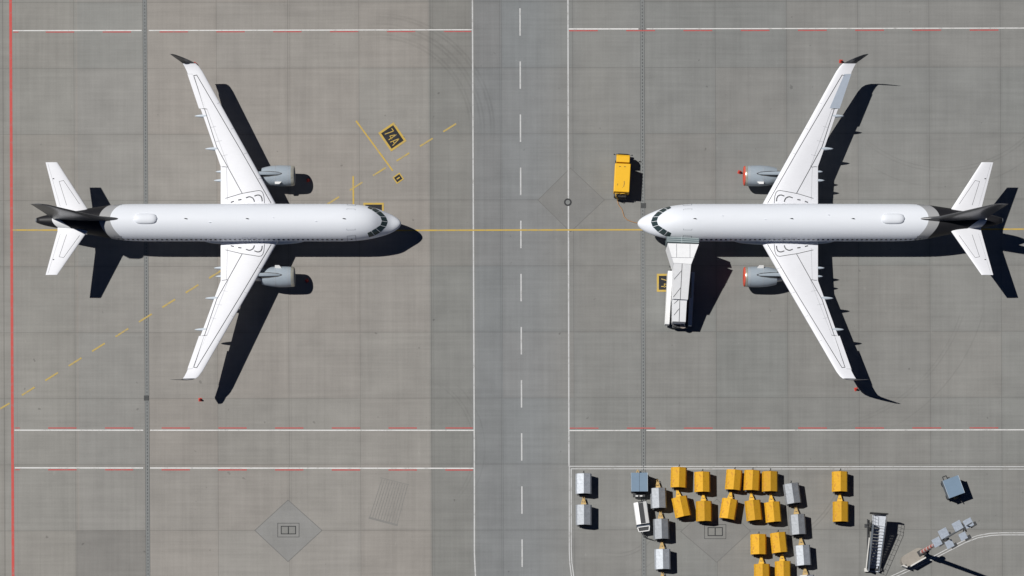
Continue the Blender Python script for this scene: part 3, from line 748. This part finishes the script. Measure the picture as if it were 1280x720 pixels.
# bellows pressed against the hull
q = MB()
A = [(833.6, 295.4, 5.9), (873.8, 297.7, 5.9), (873.8, 303.8, 6.3), (833.6, 302.6, 6.3)]
hull_quad(q, A, [3.4] * 4)
q.build('bellows', paint('bellows_fabric', (.13, .17, .18), .6), T)
q = MB()
for k, yy in enumerate((297.3, 299.6, 302.0)):
    zz = 5.98 + .14 * k; a, b = L(834, yy - .8, zz), L(873.6, yy + 1.0, zz); q.tube([a, b], .05, 6)
a, b = L(852.5, 296.2, 5.95), L(852.5, 303.4, 6.32); q.tube([a, b], .05, 6)
q.build('bellows_frame', paint('bellows_rib', (.36, .42, .43), .5), T)
# chassis, side panels, wheels, engine
q = MB()
a, b = L(835.5, 336, .9), L(861, 405, .9)
q.box(((a.x + b.x) / 2, (a.y + b.y) / 2, .85), (2.0, 5.9, .5), rz=R(-2.2)); q.build('chassis', 'darkmetal', T, bevel=.03)
def panel(name, p0, p1, w_, z0, z1, mat):
    a, b = L(*p0), L(*p1); d = (b - a); yaw = math.atan2(d.y, d.x) - math.pi / 2
    q = MB(); n_ = Vector((d.y, -d.x, 0)).normalized() * w_ / 2
    q.loft([[Vector((p.x, p.y, z)) for p, z in ((a + n_, z0), (b + n_, z0), (b - n_, z0), (a - n_, z0))], [a + n_, b + n_, b - n_, a - n_]])
    return q.build(name, mat, T, bevel=.03)
panel('side_panel', (837.9, 338.5, 2.9), (833.9, 405.3, 1.5), .50, .5, 2.2, 'white')
panel('side_panel', (866.0, 340, 2.4), (862.4, 406.5, 1.3), .42, .5, 2.0, 'bluegrey')  # panel on the shadow side: its shade is put into the blue-grey colour
for px_, py_ in ((838, 350), (862, 351), (836, 395), (858, 396)):
    c = L(px_, py_, .42); wheel('wheel', T, (0, 0, 0), .42, .3)[0].location = c
    T_ = [o for o in col.objects if o.parent == T][-1]; T_.rotation_euler = (0, 0, math.pi / 2)
q = MB()
for x in (841.5, 863.5):
    for s_ in (0, 1):
        a, b = L(x, 331 if s_ else 372, 1.1), L(x, 372 if s_ else 331, 3.4); q.tube([a, b], .07, 6)
q.build('scissor_lift', 'darkmetal', T)
q = MB(); c = L(850, 407.2, .75); q.box(c, (1.7, .55, .5)); q.build('rear_bumper', 'darkmetal', T, bevel=.05)
q = MB(); c = L(853.6, 408, 1.05); q.prism([(c.x + .34 * math.cos(a_ / 16 * 6.283), c.y + .26 * math.sin(a_ / 16 * 6.283)) for a_ in range(16)], .95, 1.25); q.build('step_cover', paint('worn_brown_step', (.22, .19, .17), .8, var=.2, scale=5), T)
q = MB(); a = L(842, 337, 2.0); b = L(838.4, 333.2, 2.3); q.tube([a, b], .05, 6); q.box(b, (.3, .12, .3)); q.build('mirror', 'darkmetal', T)
# handrail seen down at the low entrance
q = MB()
for x in (841.5, 855.5): q.tube([L(x, 402, 1.9), L(x, 407, 1.5), L(x, 408.5, .7)], .03, 6)
q.build('handrail', 'metal', T)

# ------------------------------------------------------------------ yellow ground truck left of the right airliner's nose
T = thing('utility_truck', G(777, 223.5), R(-3.0), 'small yellow service truck parked in front of the right airliner', 'truck')
q = MB(); q.box((0, 0, .62), (1.35, 4.7, .35)); q.build('chassis', 'darkmetal', T, bevel=.03)
q = MB(); sec = [(1.36, .75), (2.32, .75), (2.38, 1.15), (2.22, 1.75), (2.02, 1.98), (1.36, 2.0)]
q.loft([[Vector((-.73, y, z)) for y, z in sec], [Vector((.73, y, z)) for y, z in sec]]); cab = q.build('cab', 'truckyellow', T, bevel=.06, seg=3)
q = MB(); q.add([(-.62, 2.385, 1.18), (.62, 2.385, 1.18), (.62, 2.245, 1.72), (-.62, 2.245, 1.72)], [(0, 1, 2, 3)]); q.build('windscreen', 'glass', cab)
for sx in (-1, 1):
    q = MB(); q.sheet([(sx * .742, 1.5, 1.15), (sx * .742, 2.15, 1.15), (sx * .742, 2.05, 1.72), (sx * .742, 1.5, 1.75)]); q.build('side_window', 'glass', cab)
    q = MB(); q.tube([(sx * .72, 2.2, 1.5), (sx * .95, 2.28, 1.55)], .02, 5); q.box((sx * .97, 2.28, 1.5), (.14, .06, .3)); q.build('mirror', 'darkmetal', cab)
    q = MB(); q.box((sx * .5, 2.40, .85), (.28, .05, .16)); q.build('headlight', 'lens', cab)
q = MB(); q.box((0, 2.46, .66), (1.5, .16, .3)); q.box((0, 2.52, .9), (1.1, .05, .08)); q.build('front_bumper', 'darkmetal', T, bevel=.02)
q = MB(); q.box((0, -.38, 1.52), (1.70, 3.1, 1.5)); q.build('equipment_body', 'truckyellow', T, bevel=.07, seg=3)
q = MB()
for k in range(5): q.box((.1, -1.5 + .03 * k, 2.275), (.06, .01, .01))
for x in (-.32, .22): q.box((x, .82, 2.285), (.2, .05, .04))
q.tube([(.2, -1.35, 2.29), (.25, -1.0, 2.30), (.22, -.75, 2.29)], .025, 5); q.tube([(-.5, -1.25, 2.29), (-.45, -1.05, 2.29)], .02, 5); q.build('roof_fittings', 'darkmetal', T)
q = MB(); q.box((-.1, -2.1, 1.0), (1.35, .35, .9)); q.build('hose_locker', 'darkmetal', T, bevel=.04)
q = MB()
for x, r in ((-.42, .26), (.18, .30)):
    q.tube([(x + r * math.cos(a_ / 14 * math.pi), -2.05 - .06 * k_ , 1.75 + r * .9 * math.sin(a_ / 14 * math.pi)) for k_ in (0,) for a_ in range(15)], .035, 6)
q.tube([(-.6, -2.0, 1.9), (-.55, -2.35, 1.5), (-.3, -2.42, .9), (-.32, -2.45, .2)], .045, 6); q.build('hose', 'baryellow', T, True)
for sx in (-1, 1):
    for y in (1.5, -1.35):
        o, _ = wheel('wheel', T, (0, 0, 0), .38, .25); o.location = (sx * .68, y, .38); o.rotation_euler = (0, 0, math.pi / 2)
# cable on the ground to the nose gear
q = MB(); pts = [(771.5, 250), (773, 256), (777.5, 262), (779, 267), (780, 271), (784, 275), (790, 277.3), (797, 279), (806, 283), (838, 289), (858, 288)]
q.tube([G(x, y) + Vector((0, 0, .05)) for x, y in pts], .05, 6)
tag(q.build('power_cable', 'orange', None, True), 'orange ground power cable snaking from the yellow truck to the airliner nose', 'cable')
# ------------------------------------------------------------------ baggage carts
def cart(name, mat, bar, barup, label, group, cat='baggage cart'):
    T = thing(name, (0, 0, 0), 0, label, cat, group)
    q = MB(); q.box((0, 0, .42), (1.35, 2.3, .14)); q.build('chassis', 'darkmetal', T, bevel=.02)
    prof = [(-.80, .50), (-.86, 1.12), (-.70, 1.46), (0, 1.84), (.70, 1.46), (.86, 1.12), (.80, .50)]
    q = MB(); y0, y1 = -1.06, 1.14
    q.loft([[Vector((x * .97, y0 + .18, z)) for x, z in prof], [Vector((x * .97, y1 - .02, z)) for x, z in prof]])
    q.build('body', mat, T)
    q = MB(); up = [(-.875, 1.08), (-.715, 1.475), (0, 1.865), (.715, 1.475), (.875, 1.08)]; lo = [(x * .965, z - .03) for x, z in up]
    ringp = up + list(reversed(lo))
    q.loft([[Vector((x, y0, z)) for x, z in ringp], [Vector((x, y1, z)) for x, z in ringp]])
    for y in (y0 + .02, (y0 + y1) / 2, y1 - .02):
        for (xa, za), (xb, zb) in zip(up[:-1], up[1:]): q.tube([(xa, y, za + .005), (xb, y, zb + .005)], .012, 5)
    q.build('canopy', mat, T)
    for sx in (-1, 1):
        for y in (-.8, .8):
            o, _ = wheel('wheel', T, (0, 0, 0), .2, .12); o.location = (sx * .6, y, .2); o.rotation_euler = (0, 0, math.pi / 2)
    q = MB()
    if barup:
        q.tube([(-.16, 1.16, .45), (-.05, 1.22, 1.55), (0, 1.32, 1.95), (.05, 1.22, 1.55), (.16, 1.16, .45)], .035, 6); q.box((0, 1.33, 1.9), (.12, .1, .12)); q.build('drawbar', 'darkmetal', T)
    else:
        q.tube([(-.30, 1.12, .42), (-.20, 1.5, .42), (-.06, 1.95, .42)], .055, 6); q.tube([(.30, 1.12, .42), (.20, 1.5, .42), (.06, 1.95, .42)], .055, 6)
        q.box((0, 1.45, .43), (.42, .10, .07)); q.box((0, 1.28, .45), (.50, .30, .06)); q.box((0, 1.72, .44), (.2, .3, .06))
        q.tube([(.11 * math.cos(a_ / 12 * 6.283), 2.03 + .11 * math.sin(a_ / 12 * 6.283), .42) for a_ in range(13)], .03, 6)
        q.build('drawbar', bar, T)
    return T
YG = 'yellow covered baggage carts parked in the equipment area'; SG = 'silver covered baggage carts parked in the equipment area'
def put(proto, first, px, py, deg, label):
    o = proto if first else copy_tree(proto)
    o.location = G(px, py, 1.4); o.location.z = 0; o.rotation_euler = (0, 0, R(deg)); o['label'] = label
    return o
yu = cart('baggage_cart', 'cartyellow', 'baryellow', True, 'x', YG); yd = cart('baggage_cart', 'cartyellow', 'baryellow', False, 'x', YG)
su = cart('baggage_cart', 'silver', 'barsand', True, 'x', SG); sdn = cart('baggage_cart', 'silver', 'barsand', False, 'x', SG)
seen = set()
for proto, px, py, deg, lab in [
    (yu, 848.6, 597.2, -1.5, 'yellow baggage cart at the left end of the top yellow row, touching the white line'),
    (yu, 878.2, 602.8, 0.5, 'yellow baggage cart second from left in the top yellow row'),
    (yu, 917.3, 600.2, -5, 'yellow baggage cart third from left in the top yellow row, tilted, by the gap'),
    (yu, 940.2, 600.8, -2.5, 'bright yellow baggage cart between two others of the top row, fourth from left'),
    (yu, 962.8, 602.2, 0, 'yellow baggage cart at the right end of the top yellow row, beside a silver cart'),
    (yd, 852.0, 633.8, 12, 'yellow baggage cart most askew, leaning right at the left end of the second row'),
    (yd, 880.2, 639.4, 1, 'straight yellow baggage cart second from left in the second row'),
    (yd, 911.0, 636.5, -9, 'yellow baggage cart turned leftwards in the middle of the second row'),
    (yd, 942.2, 638.4, 6, 'yellow baggage cart fourth from left in the second row, just above the third row'),
    (yd, 966.6, 640.4, 5, 'yellow baggage cart at the right end of the second row beside the silver column'),
    (yu, 948.4, 680.8, .5, 'yellow baggage cart on the left of the pair in the third row'),
    (yu, 974.0, 678.6, 6, 'yellow baggage cart on the right of the pair in the third row, slightly tilted'),
    (yd, 952.8, 718.0, .5, 'yellow baggage cart cut off by the bottom edge, left of the two'),
    (yd, 979.0, 714.5, 1, 'yellow baggage cart cut off by the bottom edge, right of the two'),
    (yu, 1050.2, 602.4, 0, 'yellow baggage cart standing apart at the right, upper of the two'),
    (yd, 1051.2, 640.0, 0, 'yellow baggage cart standing apart at the right, lower of the two, above the open stairs'),
    (su, 729.6, 605.0, 0, 'silver baggage cart alone at far left inside the white corner, upper of the two'),
    (sdn, 729.8, 644.0, 0, 'silver baggage cart alone at far left, lower of the two'),
    (sdn, 823.4, 623.0, 2, 'silver baggage cart at the top of the left column, right of the blue-grey box trailer'),
    (sdn, 826.8, 661.6, 1.5, 'silver baggage cart in the middle of the left column, beside the white trailer'),
    (sdn, 828.4, 699.4, 1, 'silver baggage cart low in the left column near the bottom edge'),
    (sdn, 829.0, 738.5, 1, 'silver baggage cart of the left column past the bottom edge, only its drawbar in view'),
    (su, 990.6, 617.2, 8, 'silver baggage cart with bright left side topping the right column beside the yellow carts'),
    (sdn, 997.6, 656.0, 4, 'silver baggage cart second from top in the right column'),
    (sdn, 1003.8, 694.6, 4, 'silver baggage cart third from top in the right column'),
    (sdn, 1008.6, 731.8, 3, 'silver baggage cart in the right column cut off by the bottom edge')]:
    put(proto, id(proto) not in seen, px, py, deg, lab); seen.add(id(proto))

def box_trailer(px, py, deg, label, seam, side):
    T = thing('box_trailer', G(px, py, 1.9), R(deg), label, 'trailer', 'blue-grey box trailers'); T.location.z = 0
    q = MB(); q.box((0, 0, .42), (1.6, 2.2, .16)); q.build('chassis', 'darkmetal', T)
    q = MB(); q.box((0, 0, 1.2), (1.72, 1.95, 1.35)); q.build('body', paint('box_side_' + str(side), (.10, .12, .14), .6), T, bevel=.03)
    q = MB(); q.box((0, 0, 1.93), (1.82, 2.04, .08), mi=0)
    if seam: q.box((0, 0, 1.975), (.025, 2.04, .01), mi=1)
    for sx in (-1, 1): q.box((sx * .895, 0, 1.965), (.03, 2.04, .03), mi=2)
    q.build('roof', ['boxblue', 'seam', 'belly'], T)
    for sx in (-1, 1):
        for y in (-.75, .75):
            o, _ = wheel('wheel', T, (0, 0, 0), .24, .16); o.location = (sx * .78, y, .24); o.rotation_euler = (0, 0, math.pi / 2)
    return T
T = box_trailer(799.2, 602.6, 0.5, 'blue-grey box trailer with centre seam at the top left of the carts', True, 1)
q = MB(); q.box((0, -1.25, .7), (1.3, .5, .5)); q.tube([(-.3, -1.4, .9), (-.3, -1.65, .95), (.2, -1.65, .95), (.2, -1.4, .9)], .05, 6); q.build('coupling_frame', 'darkmetal', T)
q = MB(); q.box((-.25, -1.42, 1.02), (.28, .12, .1)); q.box((.22, -1.42, 1.02), (.28, .12, .1)); q.build('tail_light', 'white', T)
q = MB(); q.tube([(-.3, 1.05, .5), (-.1, 1.5, .5)], .06, 6); q.tube([(.1, 1.05, .5), (-.1, 1.5, .5)], .05, 6); q.build('drawbar', 'barsand', T)
T = box_trailer(1192, 608.5, 20.5, 'blue-grey box trailer standing alone and turned, near the floodlight mast', False, 2)
q = MB()
for a_, b_ in (((-.75, 1.02), (-.75, 1.42)), ((-.75, 1.42), (-.32, 1.42)), ((-.32, 1.42), (-.32, 1.02)), ((-.32, 1.15), (-.05, 1.1))): q.tube([(a_[0], a_[1], 1.85), (b_[0], b_[1], 1.85)], .055, 6)
q.build('top_bracket', 'darkmetal', T)
q = MB(); q.box((0, -1.15, .9), (.35, .25, .2)); q.build('tail_light', 'barsand', T)
q = MB(); q.tube([(.4, -1.0, .45), (.55, -1.9, .45)], .05, 6); q.build('drawbar', 'darkmetal', T)

T = thing('striped_roof_trailer', G(802.2, 641, 1.6), R(8), 'white trailer with a wide black roof stripe beside the silver column', 'trailer'); T.location.z = 0
q = MB(); prof = [(-.72, .5), (-.74, 1.3), (-.66, 1.5), (-.26, 1.66), (.26, 1.66), (.66, 1.5), (.74, 1.3), (.72, .5)]
q.loft([[Vector((x, -1.2, z)) for x, z in prof], [Vector((x, 1.2, z)) for x, z in prof]]); q.build('body', 'white', T)
q = MB(); q.box((0, -.03, 1.675), (.52, 2.26, .03)); q.build('roof_stripe', 'darkmetal', T)
q = MB(); q.box((0, -1.32, .9), (1.44, .24, .8)); q.build('rear_locker', paint('navy_locker', (.03, .045, .07), .5), T)
q = MB()
for z in (1.35,):
    for a_, b_ in (((-.66, -1.5), (.66, -1.5)), ((-.55, -2.0), (.55, -2.0)), ((-.66, -1.5), (-.55, -2.0)), ((.66, -1.5), (.55, -2.0))): q.tube([(a_[0], a_[1], z), (b_[0], b_[1], z)], .06, 6)
q.build('rack_frame', 'white', T)
q = MB(); q.box((0, -1.75, 1.0), (1.05, .45, .5)); q.build('rack_box', 'darkmetal', T)
q = MB(); q.box((0, 0, .42), (1.2, 2.5, .15)); q.tube([(-.3, -1.9, .4), (0, -2.6, .4)], .05, 6); q.tube([(.3, -1.9, .4), (0, -2.6, .4)], .05, 6); q.tube([(0, -2.6, .4), (.9, -3.0, .4)], .04, 6); q.build('chassis', 'darkmetal', T)
q = MB(); q.box((0, 1.2, 1.68), (.55, .12, .06)); q.build('roof_handle', 'darkmetal', T)
for sx in (-1, 1):
    for y in (-.8, .8):
        o, _ = wheel('wheel', T, (0, 0, 0), .24, .15); o.location = (sx * .62, y, .24); o.rotation_euler = (0, 0, math.pi / 2)

# ------------------------------------------------------------------ open passenger stairs, bottom right
T = thing('open_passenger_stairs', G(1094, 680), 0, 'open mobile passenger stairs with grey treads standing below the lone yellow carts', 'boarding stairs')
L = lambda px, py, z: rel(T, px, py, z)
pTL, pTR, pBR, pBL = (1090.8, 643, 2.7), (1107.6, 643.5, 2.7), (1106.2, 658.6, 2.7), (1090.8, 655.6, 2.7)
q = MB(); A = [L(*p) for p in (pTL, pTR, pBR, pBL)]; q.loft([[a - Vector((0, 0, .12)) for a in A], A]); q.build('platform', 'tread', T, bevel=.02)
q = MB(); a, b = L(1088.2, 640.8, 3.5), L(1110.6, 642.2, 3.5)
q.loft([[a + Vector((0, -.06, -.8)), b + Vector((0, -.06, -.8)), b + Vector((0, .06, -.8)), a + Vector((0, .06, -.8))], [a + Vector((0, -.06, 0)), b + Vector((0, -.06, 0)), b + Vector((0, .06, 0)), a + Vector((0, .06, 0))]])
q.build('front_buffer', 'rubber', T)
q = MB(); ns = 15
tl, tr, bl, br = L(1090.8, 655.6, 2.62), L(1106.2, 657.6, 2.62), L(1085.0, 714.5, .30), L(1098.2, 715.5, .30)
for k in range(ns):
    t0, t1 = (k + .06) / ns, (k + .90) / ns; zt = 2.5 - 2.3 * k / (ns - 1)
    P = [tl.lerp(bl, t0), tr.lerp(br, t0), tr.lerp(br, t1), tl.lerp(bl, t1)]
    q.loft([[Vector((p.x, p.y, zt - .05)) for p in P], [Vector((p.x, p.y, zt)) for p in P]])
q.build('steps', 'tread', T)
q = MB()
for (a, b, h) in ((tl, bl, 1.0), (tr, br, .2)):
    a1, b1 = a + Vector((0, 0, -.25)), b + Vector((0, 0, -.2)); hh = Vector((0, 0, h))
    nn = Vector((.03, 0, 0))
    q.loft([[a1 - nn, a1 + nn, a1 + nn + hh + Vector((0, 0, .2)), a1 - nn + hh + Vector((0, 0, .2))], [b1 - nn, b1 + nn, b1 + nn + hh + Vector((0, 0, .2)), b1 - nn + hh + Vector((0, 0, .2))]])
q.build('side_panel', paint('stair_side_sheet', (.13, .16, .2), .5), T)
for (a, b, pl) in ((tl, bl, (1090.8, 643.5)), (tr, br, (1107.6, 644))):
    q = MB(); hh = Vector((0, 0, 1.05)); top = L(pl[0], pl[1], 2.7)
    q.tube([top + hh, a + hh, b + hh], .022, 6); q.tube([top + hh * .5, a + hh * .5, b + hh * .5], .014, 6)
    for k in range(9): p = a.lerp(b, k / 8); q.tube([p, p + hh], .016, 5)
    for k in range(3): p = top.lerp(a, k / 3); q.tube([p, p + hh], .016, 5)
    q.build('handrail', 'metal', T)
q = MB()
for x in (1084.5, 1110.0): q.tube([L(x, 649, .3), L(x, 713, .3)] if x < 1100 else [L(1107, 655, .3), L(1099, 713, .3)], .07, 6)
q.tube([L(1090, 655, .3), L(1090.5, 650, 2.6)], .06, 6); q.tube([L(1106, 655, .3), L(1107, 650, 2.6)], .06, 6); q.tube([L(1087, 695, .3), L(1091, 655, 2.5)], .05, 6)
q.box(L(1094, 712, .35), (1.5, .25, .12)); q.box(L(1096, 655, .35), (1.7, .2, .12)); q.build('chassis', 'darkmetal', T)
q = MB(); q.tube([L(1082.2, 657, 1.4), L(1090, 652, 2.1)], .03, 5); q.tube([L(1082.2, 657, 1.4), L(1090, 660, 1.7)], .03, 5); q.box(L(1082.8, 657.3, 1.3), (.35, .4, .3)); q.tube([L(1086, 668, .8), L(1084, 713, .5)], .035, 5); q.build('outrigger', 'darkmetal', T)
q = MB(); q.tube([L(1086.8, 672, 1.3), L(1082.8, 711, .45)], .07, 6); q.box(L(1083, 712.5, .3), (.45, .4, .3)); q.build('hydraulic_pipe', 'offwhite', T)
for px_, py_ in ((1085, 708), (1098, 709), (1089, 657), (1106, 658)):
    o, _ = wheel('wheel', T, (0, 0, 0), .26, .18); o.location = L(px_, py_, .26); o.rotation_euler = (0, 0, math.pi / 2)

# ------------------------------------------------------------------ floodlight mast on its plinth
mb_ = G(1150.0, 691.5)
T = thing('floodlight_mast', mb_, 0, 'tall floodlight mast with red and white striped foot leaning over the curved white lines', 'light mast')
top = 34.0
q = MB(); z = 1.45; k = 0
while z < 12.9:
    q.tube([(0, 0, z), (0, 0, z + 1.0)], .24 - .004 * z, 14, mi=k % 2); z += 1.0; k += 1
q.tube([(0, 0, z), (0, 0, 24), (0, 0, top)], .13, 10, mi=2, r2=.06)
q.build('pole', ['mastwhite', 'mastred', 'galv'], T, 40.0)
def hang(px, py, z): return G(px, py, z) - mb_
ax = Vector((math.cos(R(30)), math.sin(R(30)), 0)); bx = Vector((-ax.y, ax.x, 0))
def lamp_head(px, py, z, sz, arm_z):
    sz *= 1.1; c = hang(px, py, z)
    q = MB(); q.tube([(0, 0, arm_z), (c.x, c.y, arm_z)], .055, 6); q.tube([(c.x, c.y, arm_z), (c.x, c.y, c.z - .1)], .06, 6)
    e = c - bx * .30 + ax * .34
    q.box((e.x, e.y, c.z - .12), (.62, .42, .3), rz=R(30)); q.tube([(c.x, c.y, arm_z - .05), (e.x, e.y, arm_z - .05)], .06, 6)  # dark bracket block; its black also stands in for the bracket's shadow
    arm = q.build('lamp_arm', 'darkmetal', T)
    q = MB(); q.box((c.x - .05, c.y + .05, c.z), (sz, sz, .16), rz=R(28), rx=R(6)); hd = q.build('floodlight', 'lamp', T, bevel=.03)
    q = MB(); q.box((c.x - .05, c.y + .05, c.z - .10), (sz * .9, sz * .9, .05), rz=R(28), rx=R(6)); q.build('lens', 'lens', hd)
for px_, py_, z_, s_ in ((1171.8, 678.2, 17.5, .80), (1180.2, 667.3, 18.0, .86), (1187.5, 680.8, 18.0, .72), (1197.6, 658.0, 29.5, .82), (1204.5, 671.0, 29.5, .66), (1211.2, 654.6, 31.0, .78)):
    lamp_head(px_, py_, z_, s_, z_ - .35)
q = MB()
for z_ in (17.4, 29.3):
    q.box((0, 0, z_), (.9, .12, .12), rz=R(30)); q.box((0, 0, z_ + .02), (.12, 1.0, .12), rz=R(30)); q.box((.1, -.1, z_ + .3), (.5, .3, .4), rz=R(30))
q.build('crosshead', 'darkmetal', T)
q = MB(); q.box((.30, -.1, 2.6), (.45, .4, 1.1), rz=R(30)); q.box((.55, .15, 3.0), (.35, .3, .5), rz=R(30)); q.build('control_cabinet', 'darkmetal', T)

# concrete plinth with guard wall
pl = G(1139.5, 697.5)
T = thing('mast_plinth', pl, R(30), 'rounded tan concrete plinth with white guard wall round the foot of the floodlight mast', 'plinth')
def stadium(hl, hw, n_=10):
    P = []
    for k in range(n_ + 1): a_ = -math.pi / 2 + math.pi * k / n_; P.append((hl + hw * math.cos(a_), hw * math.sin(a_)))
    for k in range(n_ + 1): a_ = math.pi / 2 + math.pi * k / n_; P.append((-hl + hw * math.cos(a_), hw * math.sin(a_)))
    return P
q = MB(); q.prism(stadium(.72, .66), 0, 1.25); q.build('block', 'plinth', T, bevel=.04)
q = MB(); q.box((.2, -.72, .72), (1.9, .16, 1.44)); q.box((-1.28, -.42, .7), (.55, .14, 1.4), rz=R(-52)); q.build('guard_wall', 'offwhite', T, bevel=.02)
q = MB(); q.box((-1.15, -.35, 1.3), (.12, .12, .1)); q.box((.9, 0, 1.3), (.6, .6, .12)); q.build('anchor_plate', 'darkmetal', T)

# ------------------------------------------------------------------ traffic cones
T = thing('traffic_cone', (0, 0, 0), 0, 'x', 'traffic cone', 'red traffic cones round the airliners')
q = MB(); n = 20; rr = [(.17, .03), (.155, .05), (.07, .52), (.05, .56)]
q.loft([[Vector((r * math.cos(2 * math.pi * k / n), r * math.sin(2 * math.pi * k / n), z)) for k in range(n)] for r, z in rr])
q.loft([[Vector((r * math.cos(2 * math.pi * k / n), r * math.sin(2 * math.pi * k / n), z)) for k in range(n)] for r, z in ((.125, .24), (.100, .40))], caps=False, mi=1)
q.build('cone_body', ['cone', 'cone'], T, 40.0)
q = MB(); q.box((0, 0, .02), (.38, .38, .04)); q.build('cone_base', 'cone', T, bevel=.01)
for i, (px, py, lab) in enumerate([
    (250.3, 499.6, 'red traffic cone on the concrete below the lower wing tip of the left airliner'),
    (385.3, 225.2, 'red traffic cone in the engine shadow above the left airliner'),
    (383.8, 351.0, 'red traffic cone in the engine shadow below the left airliner'),
    (243.6, 80.2, 'red traffic cone half hidden under the upper wing tip of the left airliner'),
    (924.3, 215.3, 'red traffic cone in front of the upper engine of the right airliner'),
    (1051.0, 76.8, 'red traffic cone at the upper wing tip of the right airliner'),
    (1070.0, 486.6, 'red traffic cone below the lower wing tip of the right airliner')]):
    o = T if i == 0 else copy_tree(T)
    o.location = G(px, py); o['label'] = lab; o.rotation_euler = (0, 0, .3 * i)
